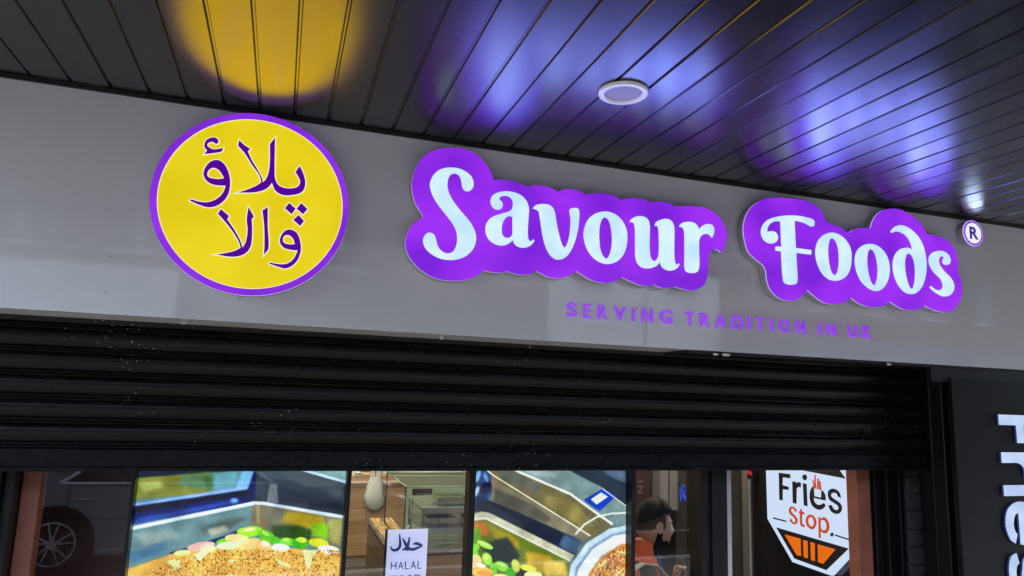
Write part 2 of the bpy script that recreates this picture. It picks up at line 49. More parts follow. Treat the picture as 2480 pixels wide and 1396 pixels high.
POSTER_LEFT = (61,[((88,122,128),0,[(-140,-104),(910,-117),(955,615),(-68,547)]),((38,44,62),3,[(-138,-83),(403,-88),(411,6),(261,15),(-124,45)]),((118,122,48),5,[(-124,45),(16,33),(236,15),(275,53),(243,89),(-115,121)]),((92,128,96),14,[(137,25),(251,15),(296,53),(257,79),(141,67)]),((60,92,50),14,[(212,26),(288,26),(296,63),(242,74)]),((96,146,158),14,[(257,18),(338,10),(338,72),(258,84)]),((112,166,228),8,[(359,9),(399,6),(388,72),(339,77)]),((150,160,90),10,[(-1,51),(66,46),(92,67),(22,87)]),((130,162,232),4,[(-112,149),(2,125),(218,92),(382,65),(383,78),(219,104),(3,135),(-111,161)]),((22,26,84),4,[(-111,161),(3,136),(383,80),(403,7),(416,6),(421,126),(5,194),(-104,221)]),((14,14,30),6,[(-1,139),(269,100),(391,83),(398,99),(221,121),(1,156)]),((44,74,158),8,[(3,179),(174,149),(342,117),(374,123),(5,199)]),((100,150,235),4,[(352,120),(351,124),(349,127),(344,129),(339,129),(334,129),(330,126),(326,123),(325,120),(326,116),(328,113),(333,111),(338,110),(343,111),(347,113),(351,116)]),((50,58,68),3,[(403,-83),(761,-86),(780,190),(748,185),(445,127),(413,127),(408,6)]),((66,76,84),10,[(416,6),(566,6),(738,72),(740,112),(520,43),(423,32)]),((100,108,112),3,[(463,59),(489,58),(500,133),(457,127)]),((36,42,56),8,[(501,70),(747,128),(750,167),(505,125)]),((108,142,140),3,[(570,-84),(761,-86),(771,59),(750,51),(583,6)]),((172,202,228),2,[(568,7),(749,58),(781,68),(783,58),(751,48),(570,-3)]),((96,126,130),4,[(-106,246),(3,220),(417,138),(409,214),(333,244),(131,305),(3,355),(-92,370)]),((130,150,150),12,[(9,235),(132,218),(159,249),(42,276)]),((76,90,88),12,[(230,215),(353,181),(395,187),(312,233),(242,241)]),((160,165,150),8,[(251,226),(310,212),(332,228),(273,250)]),((70,110,140),12,[(-3,300),(113,268),(129,289),(10,335)]),((120,108,78),5,[(406,135),(453,135),(489,248),(408,214)]),((150,140,110),5,[(417,138),(434,138),(439,204),(428,209)]),((104,104,88),5,[(448,135),(749,195),(753,311),(480,269)]),((152,134,22),12,[(535,163),(673,183),(695,254),(622,230),(517,201)]),((44,70,14),10,[(486,216),(583,219),(639,242),(630,274),(490,264)]),((110,165,22),10,[(636,209),(697,216),(702,276),(635,258)]),((150,150,90),10,[(696,200),(749,195),(748,300),(708,282)]),((190,218,246),2,[(-105,243),(4,219),(277,165),(415,137),(412,123),(273,152),(0,207),(-109,231)]),((190,205,228),2,[(414,136),(447,138),(588,165),(751,196),(752,183),(590,153),(448,126),(413,124)]),((230,240,252),2,[(2,211),(275,158),(414,130),(413,126),(274,153),(1,207)]),((20,30,76),4,[(131,305),(188,289),(313,250),(393,218),(403,225),(335,265),(194,307),(136,310)]),((206,160,84),4,[(-104,423),(3,355),(131,311),(203,298),(287,287),(440,289),(579,305),(746,326),(790,334),(808,605),(-91,545)]),((126,196,38),2,[(453,232),(451,241),(442,248),(427,254),(409,258),(390,259),(374,256),(362,251),(357,244),(359,236),(367,228),(382,222),(400,218),(419,217),(436,220),(448,225)]),((96,186,34),2,[(499,272),(493,278),(484,281),(472,280),(460,275),(449,268),(441,258),(438,248),(439,239),(444,233),(454,230),(465,232),(477,236),(488,244),(496,254),(500,264)]),((160,210,70),2,[(429,227),(427,231),(420,235),(409,238),(395,239),(382,240),(370,239),(361,236),(358,233),(360,229),(367,225),(378,222),(392,220),(406,220),(418,221),(426,223)]),((100,180,40),2,[(347,265),(346,270),(341,275),(332,278),(321,281),(309,282),(299,281),(292,278),(288,274),(289,269),(295,265),(304,261),(315,258),(326,257),(337,258),(344,261)]),((70,160,30),2,[(518,273),(517,279),(514,285),(509,288),(503,289),(497,287),(491,284),(488,278),(486,272),(486,266),(489,261),(494,258),(500,257),(507,258),(512,262),(516,267)]),((96,180,50),2,[(573,281),(570,286),(564,291),(555,293),(545,293),(534,291),(525,286),(519,281),(517,275),(519,270),(525,265),(534,263),(544,263),(555,265),(564,269),(570,275)]),((60,150,28),2,[(624,286),(623,294),(617,302),(607,306),(596,308),(585,305),(575,300),(568,293),(565,284),(566,275),(572,268),(581,264),(593,262),(604,264),(614,269),(621,277)]),((190,200,60),2,[(619,277),(618,280),(613,283),(607,284),(600,283),(592,281),(587,277),(583,273),(582,269),(583,266),(588,264),(594,263),(601,264),(609,266),(615,269),(618,273)]),((186,192,40),2,[(705,294),(701,300),(692,304),(679,306),(664,304),(649,300),(637,295),(628,288),(626,280),(629,274),(638,270),(651,269),(666,270),(681,274),(694,280),(702,287)]),((216,190,130),2,[(404,265),(401,271),(392,276),(377,278),(361,277),(344,274),(330,269),(320,263),(317,256),(320,250),(329,246),(343,243),(360,244),(377,247),(391,252),(401,258)]),((226,196,140),2,[(418,279),(415,284),(408,288),(398,289),(386,287),(374,284),(364,279),(358,272),(356,266),(359,261),(366,258),(376,257),(388,258),(400,262),(410,267),(416,273)]),((222,186,120),2,[(449,275),(448,280),(443,285),(434,288),(424,288),(414,287),(406,284),(400,279),(397,273),(399,268),(404,263),(412,261),(422,260),(432,261),(441,264),(447,269)]),((220,176,110),2,[(490,301),(485,307),(478,311),(467,311),(456,308),(446,302),(438,295),(433,287),(433,279),(437,273),(444,270),(455,269),(466,272),(477,278),(485,285),(489,294)]),((250,220,180),2,[(481,290),(479,293),(475,294),(469,294),(463,293),(458,290),(453,286),(451,282),(451,278),(453,275),(457,273),(462,273),(468,275),(474,278),(478,282),(481,286)]),((206,226,176),2,[(373,284),(371,290),(363,295),(350,299),(334,300),(318,300),(304,297),(295,293),(291,287),(293,282),(301,277),(314,273),(330,271),(346,272),(360,274),(369,279)]),((232,236,214),2,[(556,304),(553,309),(546,313),(535,315),(523,315),(510,313),(499,308),(492,303),(489,297),(492,291),(499,287),(510,285),(522,285),(535,288),(546,292),(553,298)]),((222,232,206),2,[(746,319),(742,325),(733,329),(720,331),(704,330),(688,326),(675,321),(667,314),(664,308),(667,302),(676,298),(689,296),(705,297),(721,301),(734,306),(743,312)]),((214,160,150),2,[(285,278),(283,284),(274,291),(259,297),(241,301),(222,302),(205,301),(194,298),(189,292),(191,286),(200,280),(214,274),(232,270),(251,268),(268,269),(280,272)]),((190,206,150),2,[(290,294),(288,299),(283,304),(275,307),(265,309),(254,309),(245,307),(238,303),(235,298),(237,294),(242,289),(250,286),(260,284),(271,284),(280,286),(287,290)]),((206,216,140),2,[(204,304),(202,308),(197,312),(188,315),(177,316),(165,316),(156,315),(149,312),(146,308),(147,304),(153,300),(162,297),(173,296),(184,296),(194,297),(201,300)]),((230,190,120),2,[(435,295),(433,299),(425,302),(414,304),(400,305),(386,304),(374,301),(366,297),(363,292),(365,288),(373,284),(384,282),(398,282),(412,283),(424,286),(432,290)]),((222,240,150),3,[(424,227),(423,229),(419,231),(413,233),(405,234),(397,235),(390,234),(386,233),(384,231),(385,229),(389,227),(395,225),(403,224),(410,223),(417,224),(422,225)]),((180,230,100),3,[(477,253),(475,255),(471,255),(465,254),(460,251),(454,248),(450,244),(448,240),(448,237),(450,235),(454,235),(460,236),(465,238),(471,242),(475,246),(477,250)]),((170,220,100),3,[(555,273),(554,275),(551,276),(547,277),(541,277),(536,276),(532,274),(529,272),(528,270),(529,268),(532,267),(536,266),(541,266),(546,267),(551,269),(554,271)]),((140,200,80),3,[(603,273),(602,275),(600,277),(595,278),(590,278),(585,278),(580,276),(577,275),(576,272),(577,270),(580,269),(584,268),(589,267),(594,268),(599,269),(602,271)]),((202,206,150),1,[(124,335),(150,327),(180,357),(151,360)]),((202,206,150),1,[(214,313),(277,292),(241,337),(226,331)]),((202,206,150),1,[(507,342),(556,360),(569,379),(525,361)]),((202,206,150),1,[(604,312),(663,313),(646,339),(639,382),(625,379),(614,338)]),((202,206,150),1,[(165,357),(172,332),(153,333)]),((202,206,150),1,[(337,341),(367,339),(353,349)])])
POSTER_RIGHT=(60,[((92,110,112),0,[(-78,-105),(840,-115),(843,697),(-42,638)]),((44,64,98),6,[(-76,-79),(94,-80),(100,75),(63,149),(-64,183)]),((110,150,200),5,[(32,36),(28,45),(23,53),(18,57),(13,57),(9,54),(8,47),(8,39),(11,29),(15,20),(20,12),(25,8),(30,8),(33,11),(35,17),(35,26)]),((20,30,60),5,[(80,91),(73,101),(63,107),(53,110),(44,108),(38,101),(35,92),(36,81),(40,70),(48,60),(57,53),(67,51),(76,53),(83,59),(86,68),(85,80)]),((150,180,220),5,[(25,105),(20,115),(14,122),(8,126),(4,127),(1,123),(1,116),(3,107),(7,97),(12,87),(18,80),(23,75),(28,75),(31,78),(31,85),(29,95)]),((90,130,180),5,[(67,35),(70,43),(71,50),(70,55),(67,58),(63,57),(59,54),(54,48),(50,41),(47,33),(46,26),(47,21),(50,18),(54,18),(58,22),(63,28)]),((30,44,80),5,[(68,133),(66,141),(60,148),(51,152),(41,154),(30,152),(20,147),(14,140),(12,132),(13,124),(19,118),(28,113),(39,112),(50,113),(59,118),(66,125)]),((104,98,68),5,[(57,-10),(190,-5),(458,114),(667,250),(561,310),(93,49)]),((88,92,84),10,[(97,6),(185,11),(335,83),(276,104),(128,44)]),((128,118,72),12,[(336,115),(458,139),(572,234),(522,260),(337,153)]),((122,116,98),5,[(81,38),(557,296),(499,324),(97,149)]),((84,82,74),10,[(100,86),(278,152),(369,218),(339,234),(97,144)]),((28,38,56),5,[(-10,158),(74,133),(220,189),(431,279),(505,311),(482,383),(70,188),(-9,174)]),((70,92,120),8,[(431,285),(517,314),(482,372),(402,332)]),((220,216,200),2,[(61,11),(91,32),(555,297),(559,292),(94,28),(65,6)]),((110,132,132),4,[(182,-59),(423,-60),(743,171),(744,266),(667,246),(457,105),(178,1)]),((140,156,160),10,[(214,2),(333,2),(395,39),(286,33)]),((44,54,66),4,[(423,-60),(840,-63),(841,178),(733,168),(613,85),(437,4)]),((80,98,120),10,[(612,7),(728,7),(729,63),(670,46)]),((230,234,226),2,[(152,-6),(212,21),(455,117),(555,183),(663,252),(670,244),(561,175),(460,108),(216,13),(157,-14)]),((22,62,164),2,[(520,139),(613,90),(685,121),(602,189)]),((200,215,235),1,[(612,92),(735,171),(738,168),(615,89)]),((224,230,240),2,[(556,136),(607,107),(641,126),(585,159)]),((120,130,170),1,[(568,141),(580,146),(581,144),(569,139)]),((120,130,170),1,[(582,134),(593,138),(594,136),(583,132)]),((120,130,170),1,[(596,126),(607,131),(608,129),(597,124)]),((120,130,170),1,[(610,118),(621,123),(622,121),(611,116)]),((172,172,150),3,[(-19,205),(3,195),(45,179),(82,186),(482,375),(458,401),(66,214),(4,222),(-17,230)]),((226,226,210),2,[(-17,225),(10,213),(59,208),(457,399),(459,395),(61,204),(9,208),(-19,221)]),((92,108,26),4,[(-61,245),(-1,223),(66,216),(459,402),(453,462),(458,672),(-42,638)]),((190,112,32),14,[(-1,226),(66,222),(85,275),(18,288)]),((150,132,30),14,[(66,227),(212,299),(225,347),(108,291)]),((32,44,48),14,[(42,315),(165,287),(226,368),(182,423),(101,394)]),((90,150,30),12,[(5,247),(39,247),(52,300),(3,308)]),((172,146,34),12,[(249,348),(367,373),(405,449),(263,432)]),((196,170,80),12,[(332,393),(434,402),(453,462),(346,457)]),((40,40,24),10,[(216,409),(298,444),(347,509),(173,500)]),((150,206,70),2,[(102,333),(97,336),(87,336),(74,333),(59,328),(45,320),(34,313),(28,306),(27,300),(32,297),(41,297),(55,300),(69,305),(83,312),(95,320),(101,327)]),((130,196,60),2,[(42,326),(41,332),(36,337),(29,340),(21,341),(12,339),(5,336),(0,330),(-2,324),(-1,319),(4,314),(11,311),(19,310),(28,311),(35,315),(40,320)]),((110,190,50),2,[(40,351),(44,363),(46,374),(44,382),(40,386),(34,385),(27,379),(20,371),(14,359),(10,347),(8,337),(10,329),(14,325),(20,326),(27,331),(34,340)]),((140,204,64),2,[(96,366),(100,376),(100,386),(96,394),(90,398),(82,399),(73,396),(64,390),(58,381),(54,371),(54,361),(57,354),(63,349),(72,348),(81,351),(89,357)]),((110,190,50),2,[(121,413),(123,424),(123,433),(121,440),(117,443),(111,442),(105,437),(99,429),(95,418),(92,408),(92,399),(95,392),(99,389),(104,390),(111,395),(116,403)]),((130,200,64),2,[(177,422),(171,427),(162,429),(149,428),(136,424),(124,417),(116,408),(111,400),(112,392),(117,387),(127,385),(139,386),(152,391),(164,398),(173,406),(177,415)]),((60,150,34),2,[(212,436),(211,444),(205,451),(197,455),(188,456),(178,454),(170,449),(164,442),(162,434),(163,425),(168,419),(176,414),(186,413),(196,415),(204,420),(210,427)]),((196,206,90),2,[(225,404),(227,415),(226,425),(222,432),(216,435),(209,434),(201,430),(194,421),(190,411),(187,400),(188,391),(192,384),(198,380),(206,381),(213,386),(220,394)]),((206,206,80),2,[(302,428),(298,433),(289,435),(276,435),(261,433),(247,428),(235,423),(228,416),(226,411),(230,406),(239,404),(252,404),(266,406),(281,411),(292,416),(300,423)]),((226,190,140),2,[(56,387),(54,399),(49,408),(40,415),(30,417),(19,414),(10,407),(3,397),(1,385),(2,373),(8,363),(16,357),(27,355),(38,358),(47,365),(53,375)]),((230,170,90),2,[(107,435),(102,444),(91,449),(74,452),(55,450),(37,445),(22,437),(12,428),(9,419),(14,410),(25,405),(41,402),(60,404),(79,409),(94,417),(104,426)]),((206,140,60),2,[(103,439),(100,444),(92,446),(81,447),(68,446),(55,443),(45,438),(38,433),(36,428),(39,424),(47,421),(58,420),(71,422),(83,425),(94,429),(101,434)]),((240,236,220),2,[(73,404),(71,407),(66,409),(59,410),(51,409),(43,406),(36,403),(32,400),(31,396),(33,393),(38,391),(45,391),(53,392),(61,394),(68,397),(72,401)]),((226,216,150),2,[(330,451),(327,456),(318,461),(305,464),(288,464),(272,462),(259,458),(249,453),(246,447),(249,441),(258,436),(271,433),(287,433),(304,435),(317,439),(327,444)]),((220,210,140),2,[(171,451),(169,455),(162,459),(151,461),(138,461),(125,459),(114,456),(106,452),(103,448),(106,444),(113,440),(124,438),(137,438),(150,440),(161,443),(169,447)]),((200,236,140),3,[(85,323),(83,324),(77,323),(69,320),(60,316),(51,312),(44,308),(39,305),(38,303),(40,302),(46,303),(54,305),(63,309),(72,313),(79,317),(84,321)]),((190,230,120),3,[(82,363),(84,368),(84,373),(82,377),(78,379),(74,380),(70,378),(65,375),(62,371),(60,366),(60,362),(62,358),(66,355),(70,355),(75,356),(79,359)]),((190,230,120),3,[(160,409),(157,411),(152,411),(146,409),(138,406),(132,403),(126,399),(123,395),(123,392),(125,391),(130,391),(137,393),(144,395),(151,399),(156,403),(159,406)]),((206,214,214),3,[(486,289),(531,247),(592,216),(660,204),(740,203),(740,195),(659,196),(588,209),(525,241),(480,283)]),((176,200,222),3,[(1164,557),(1134,667),(1051,756),(931,809),(793,819),(658,788),(546,720),(471,626),(443,519),(466,414),(538,325),(651,266),(789,247),(931,273),(1053,342),(1136,442)]),((120,140,165),6,[(1153,563),(1125,667),(1046,751),(932,801),(801,811),(672,781),(565,717),(494,628),(467,527),(489,427),(558,343),(666,287),(797,270),(932,295),(1048,360),(1126,454)]),((206,222,236),4,[(1151,567),(1122,669),(1046,751),(934,800),(806,810),(680,780),(575,718),(505,631),(479,532),(501,434),(569,352),(674,298),(802,281),(934,306),(1048,369),(1124,461)]),((176,124,66),6,[(1137,583),(1111,677),(1042,752),(941,796),(825,806),(711,779),(615,721),(552,641),(528,550),(548,460),(610,385),(706,336),(822,321),(941,344),(1044,402),(1113,486)])])


# ------------------------------------------------------------------ helpers
def lin(c):
    return tuple(((v/255.0)/12.92 if v <= 10 else (((v/255.0)+0.055)/1.055)**2.4) for v in c)

MATS = {}
def mat(name, base=(.5, .5, .5), rough=.5, metal=0.0, spec=.5, emit=None, es=0.0, noise=None, bump=None, rnoise=None, coat=0.0):
    """noise=(scale xyz, amount): tone variation; bump=(scale xyz, strength); rnoise=(scale xyz, amount)"""
    m = bpy.data.materials.new(name); m.use_nodes = True; MATS[name] = m
    nt = m.node_tree; b = nt.nodes["Principled BSDF"]
    b.inputs["Base Color"].default_value = (*base, 1); b.inputs["Roughness"].default_value = rough
    b.inputs["Metallic"].default_value = metal; b.inputs["Specular IOR Level"].default_value = spec
    b.inputs["Coat Weight"].default_value = coat; b.inputs["Coat Roughness"].default_value = .05
    if emit:
        b.inputs["Emission Color"].default_value = (*emit, 1); b.inputs["Emission Strength"].default_value = es/EXP
    tc = None
    def tex(scale, detail=4):
        nonlocal tc
        if tc is None:
            tc = nt.nodes.new("ShaderNodeNewGeometry")
        mp = nt.nodes.new("ShaderNodeMapping"); mp.inputs["Scale"].default_value = scale
        nt.links.new(tc.outputs["Position"], mp.inputs["Vector"])
        n = nt.nodes.new("ShaderNodeTexNoise"); n.inputs["Scale"].default_value = 1; n.inputs["Detail"].default_value = detail
        nt.links.new(mp.outputs[0], n.inputs["Vector"]); return n
    if noise:
        n = tex(noise[0]); mr = nt.nodes.new("ShaderNodeMapRange")
        mr.inputs[1].default_value = .3; mr.inputs[2].default_value = .7
        mr.inputs[3].default_value = 1-noise[1]; mr.inputs[4].default_value = 1+noise[1]
        nt.links.new(n.outputs[0], mr.inputs[0])
        mx = nt.nodes.new("ShaderNodeVectorMath"); mx.operation = 'SCALE'; mx.inputs[0].default_value = base
        nt.links.new(mr.outputs[0], mx.inputs["Scale"]); nt.links.new(mx.outputs[0], b.inputs["Base Color"])
    if rnoise:
        n = tex(rnoise[0]); mr = nt.nodes.new("ShaderNodeMapRange")
        mr.inputs[1].default_value = .3; mr.inputs[2].default_value = .7
        mr.inputs[3].default_value = max(.01, rough-rnoise[1]); mr.inputs[4].default_value = rough+rnoise[1]
        nt.links.new(n.outputs[0], mr.inputs[0]); nt.links.new(mr.outputs[0], b.inputs["Roughness"])
    if bump:
        n = tex(bump[0]); bp = nt.nodes.new("ShaderNodeBump"); bp.inputs["Strength"].default_value = bump[1]
        bp.inputs["Distance"].default_value = .002
        nt.links.new(n.outputs[0], bp.inputs["Height"]); nt.links.new(bp.outputs[0], b.inputs["Normal"])
    return m

def fin(name, me, m, parent=None, smooth=False):
    """link a mesh made in world coordinates, origin moved to its bounding-box centre"""
    n = len(me.vertices); co = np.empty(n*3, 'f'); me.vertices.foreach_get("co", co); co = co.reshape(-1, 3)
    c = (co.min(0)+co.max(0))/2 if n else np.zeros(3)
    me.vertices.foreach_set("co", (co-c).ravel()); me.update()
    if smooth:
        me.polygons.foreach_set("use_smooth", [True]*len(me.polygons))
    if m is not None:
        me.materials.clear(); me.materials.append(m)
    o = bpy.data.objects.new(name, me); COL.objects.link(o)
    o.location = Vector([float(v) for v in c])
    if parent: attach(o, parent)
    return o

def world_loc(o):
    v = Vector(o.location)
    return v if o.parent is None else (world_loc(o.parent)+o.matrix_parent_inverse.to_translation()+v)
def attach(o, parent):
    o.parent = parent; o.matrix_parent_inverse = Matrix.Translation(-world_loc(parent))

def tag(o, label=None, cat=None, group=None, kind=None):
    if label: o["label"] = label
    if cat: o["category"] = cat
    if group: o["group"] = group
    if kind: o["kind"] = kind
    return o
def thing(name, loc, label, cat, group=None):
    o = bpy.data.objects.new(name, None); o.empty_display_size = .1; COL.objects.link(o); o.location = loc
    return tag(o, label, cat, group)
def structure(name, loc=(0, 0, 0)):
    o = bpy.data.objects.new(name, None); COL.objects.link(o); o.location = loc; o["kind"] = "structure"; return o

def dup(root, shift, label=None):
    """copy a thing with its parts and sub-parts, moved by shift"""
    def cp(o, par):
        c = o.copy(); COL.objects.link(c)
        if par is not None:
            c.parent = par; c.matrix_parent_inverse = o.matrix_parent_inverse.copy()
        for ch in list(o.children): cp(ch, c)
        return c
    c = cp(root, None); c.location = Vector(root.location)+Vector(shift)
    if label: c["label"] = label
    return c

def pydata(name, v, f, m, parent=None, smooth=False):
    me = bpy.data.meshes.new(name); me.from_pydata(v, [], f); me.update(); return fin(name, me, m, parent, smooth)

def bm_obj(name, bm, m, parent=None, smooth=False):
    bmesh.ops.recalc_face_normals(bm, faces=bm.faces)
    me = bpy.data.meshes.new(name); bm.to_mesh(me); bm.free(); return fin(name, me, m, parent, smooth)

def add_box(bm, x0, x1, y0, y1, z0, z1, bev=0.0):
    r = bmesh.ops.create_cube(bm, size=1)
    bmesh.ops.transform(bm, matrix=Matrix.Translation(((x0+x1)/2, (y0+y1)/2, (z0+z1)/2)) @ Matrix.Diagonal((x1-x0, y1-y0, z1-z0, 1)), verts=r['verts'])
    if bev:
        ed = list({e for v in r['verts'] for e in v.link_edges})
        bmesh.ops.bevel(bm, geom=ed, offset=bev, segments=2, profile=.5, affect='EDGES')
def box(name, x0, x1, y0, y1, z0, z1, m, parent=None, bev=0.0):
    bm = bmesh.new(); add_box(bm, x0, x1, y0, y1, z0, z1, bev); return bm_obj(name, bm, m, parent)
def cyl(bm, a, b, r0, r1=None, seg=16, caps=True):
    a, b = Vector(a), Vector(b); d = b-a
    q = d.to_track_quat('Z', 'Y').to_matrix().to_4x4()
    bmesh.ops.create_cone(bm, cap_ends=caps, segments=seg, radius1=r0, radius2=r0 if r1 is None else r1, depth=d.length,
                          matrix=Matrix.Translation((a+b)/2) @ q)
def rod(name, a, b, r, m, parent=None, seg=16, r1=None):
    bm = bmesh.new(); cyl(bm, a, b, r, r1, seg); o = bm_obj(name, bm, m, parent)
    for p in o.data.polygons: p.use_smooth = len(p.vertices) == 4
    return o
def lathe(name, prof, centre, m, parent=None, seg=48, axis='Z'):
    v, f = [], []
    for r, h in prof:
        for i in range(seg):
            a = 2*math.pi*i/seg
            p = (r*math.cos(a), r*math.sin(a), h) if axis == 'Z' else (r*math.cos(a), h, r*math.sin(a))
            v.append(tuple(c+q for c, q in zip(centre, p)))
    for j in range(len(prof)-1):
        for i in range(seg):
            k = (i+1) % seg; f.append((j*seg+i, j*seg+k, (j+1)*seg+k, (j+1)*seg+i))
    for j in (0, len(prof)-1):
        if prof[j][0] > 1e-5: f.append(tuple(j*seg+i for i in range(seg)))
    me = bpy.data.meshes.new(name); me.from_pydata(v, [], f); me.update()
    bm = bmesh.new(); bm.from_mesh(me); bmesh.ops.recalc_face_normals(bm, faces=bm.faces); bm.to_mesh(me); bm.free()
    return fin(name, me, m, parent)

def spline(pts, sub=6):
    """closed Catmull-Rom through pts; points flagged 1 stay sharp"""
    n = len(pts); out = []
    P = [Vector((p[0], p[1])) for p in pts]; K = [len(p) > 2 for p in pts]
    for i in range(n):
        p0, p1, p2, p3 = P[i-1], P[i], P[(i+1) % n], P[(i+2) % n]
        L = (p2-p1).length
        def tan(a, b, c):
            t = (c-a)
            return t.normalized()*L if t.length > 1e-9 else Vector((0, 0))
        t1 = (p2-p1) if K[i] else tan(p0, p1, p2)
        t2 = (p2-p1) if K[(i+1) % n] else tan(p1, p2, p3)
        if K[i] and K[(i+1) % n]:
            out.append(p1); continue
        for s in range(sub):
            t = s/sub; h = t*t*(3-2*t)
            out.append(p1*(1-h)+p2*h+t1*(t*(1-t)**2)+t2*(t*t*(t-1)))
    return [(p.x, p.y) for p in out]

def curve_mesh(loops, half, bevel=0.0, grow=0.0):
    cu = bpy.data.curves.new("outline", 'CURVE'); cu.dimensions = '2D'; cu.fill_mode = 'BOTH'
    cu.extrude = max(0.0, half-bevel); cu.bevel_depth = bevel; cu.bevel_resolution = 1; cu.offset = grow-bevel
    for lp in loops:
        s = cu.splines.new('POLY'); s.points.add(len(lp)-1)
        for k, (x, y) in enumerate(lp): s.points[k].co = (x, y, 0, 1)
        s.use_cyclic_u = True
    o = bpy.data.objects.new("outline", cu); COL.objects.link(o)
    me = bpy.data.meshes.new_from_object(o.evaluated_get(bpy.context.evaluated_depsgraph_get()))
    bpy.data.objects.remove(o); bpy.data.curves.remove(cu); return me
WALL = Matrix(((1, 0, 0, 0), (0, 0, -1, 0), (0, 1, 0, 0), (0, 0, 0, 1)))     # drawing plane -> upright wall plane facing -Y
def plate(name, loops, y0, y1, m, parent=None, smooth_spline=True, bevel=0.0, frame=None, sub=6, grow=0.0):
    """solid plate with outline loops in (x, z), front at y0, back at y1 (frame: another plane's matrix)"""
    lp = [spline(l, sub) if smooth_spline else [(p[0], p[1]) for p in l] for l in loops]
    me = curve_mesh(lp, (y1-y0)/2, bevel, grow)
    me.transform((frame or Matrix.Identity(4)) @ Matrix.Translation((0, (y0+y1)/2, 0)) @ WALL)
    return fin(name, me, m, parent)
def glyph(name, ch, x0, x1, z0, z1, y0, y1, m, parent=None, bold=0.0, rot=False, frame=None):
    """one character of the built-in lettering fitted into a box on the wall plane"""
    cu = bpy.data.curves.new("glyph", 'FONT'); cu.body = ch; cu.size = 1; cu.extrude = .01; cu.offset = bold
    cu.resolution_u = 6
    o = bpy.data.objects.new("glyph", cu); COL.objects.link(o)
    me = bpy.data.meshes.new_from_object(o.evaluated_get(bpy.context.evaluated_depsgraph_get()))
    bpy.data.objects.remove(o); bpy.data.curves.remove(cu)
    if rot: me.transform(Matrix.Rotation(-math.pi/2, 4, 'Z'))
    n = len(me.vertices); co = np.empty(n*3, 'f'); me.vertices.foreach_get("co", co); co = co.reshape(-1, 3)
    a, b = co.min(0), co.max(0); q = (co-a)/np.maximum(b-a, 1e-9)
    w = np.empty_like(co); w[:, 0] = x0+q[:, 0]*(x1-x0); w[:, 2] = z0+q[:, 1]*(z1-z0); w[:, 1] = y1+q[:, 2]*(y0-y1)
    me.vertices.foreach_set("co", w.ravel()); me.update()
    if frame: me.transform(frame)
    return fin(name, me, m, parent)
def ribbon_stroke(pts, w):
    """outline polygon of a pen stroke whose width swells in the middle"""
    P = [Vector(p[:2]) for p in pts]; n = len(P); a, b = [], []
    for i, p in enumerate(P):
        d = (P[min(i+1, n-1)]-P[max(i-1, 0)]).normalized(); nn = Vector((-d.y, d.x))
        k = w*(.35+.65*math.sin(math.pi*(i+.5)/n))
        a.append(p+nn*k); b.append(p-nn*k)
    return [(p.x, p.y) for p in a+b[::-1]]

# radiances: lamps added for the signs' soffit glow, and the shop ceiling
GLOW_Y, GLOW_P, GLOW_B, GLOW_W, ROOM_L = 3.7, 2.2, 3.0, 4.0, 46.0
# ------------------------------------------------------------------ materials
G_ = mat("fascia_gloss_grey", (.585, .572, .582), .04, spec=.9, noise=((5, 5, .6), .022), rnoise=((3, 3, 3), .02), bump=((2.2, 2.2, 2.2), .10))
def plank_gloss(m):
    """each board differs a little in gloss"""
    nt = m.node_tree; b = nt.nodes["Principled BSDF"]; l = b.inputs["Roughness"].links[0]; src = l.from_socket
    oi = nt.nodes.new("ShaderNodeObjectInfo"); mr = nt.nodes.new("ShaderNodeMapRange"); mr.inputs[3].default_value = -.05; mr.inputs[4].default_value = .06
    ad = nt.nodes.new("ShaderNodeMath"); nt.links.new(oi.outputs["Random"], mr.inputs[0]); nt.links.new(mr.outputs[0], ad.inputs[0]); nt.links.new(src, ad.inputs[1]); nt.links.new(ad.outputs[0], b.inputs["Roughness"])
PLANK = mat("black_plastic_plank", (.014, .014, .015), .23, spec=.5, noise=((40, 2, 40), .3), bump=((700, 10, 700), .10), rnoise=((6, 2, 6), .03))
plank_gloss(PLANK)
BLACKTRIM = mat("black_trim", (.008, .008, .009), .4)
RETURN = mat("grey_return", (.34, .34, .36), .22)
SHUT = mat("black_shutter_paint", (.004, .004, .0045), .27, spec=.22, rnoise=((12, 30, 60), .06), bump=((300, 300, 500), .12))
BLACK = mat("black_frame_paint", (.006, .006, .0065), .36, spec=.3, noise=((8, 8, 8), .3))
BLACKPANEL = mat("black_composite_panel", (.004, .004, .0045), .34, spec=.22, noise=((14, 14, 14), .25))
ALU = mat("brushed_aluminium", (.62, .62, .64), .3, metal=.85, noise=((60, 60, 1), .08))
STEEL = mat("stainless_steel", (.55, .55, .53), .25, metal=.9, rnoise=((4, 30, 4), .1))
WHITEP = mat("white_plastic", (.8, .8, .8), .35)
LUMP = mat("pale_mortar", (.6, .58, .55), .9, bump=((200, 200, 200), .5))
TERRA = mat("terracotta_paint", (.22, .070, .045), .45, noise=((10, 10, 10), .2), emit=None)
def emis(name, rgb, s=1.0, base=.02, noise=None, rough=.25):
    return mat(name, (base*rgb[0]/255, base*rgb[1]/255, base*rgb[2]/255), rough, emit=lin(rgb), es=s, spec=.2)
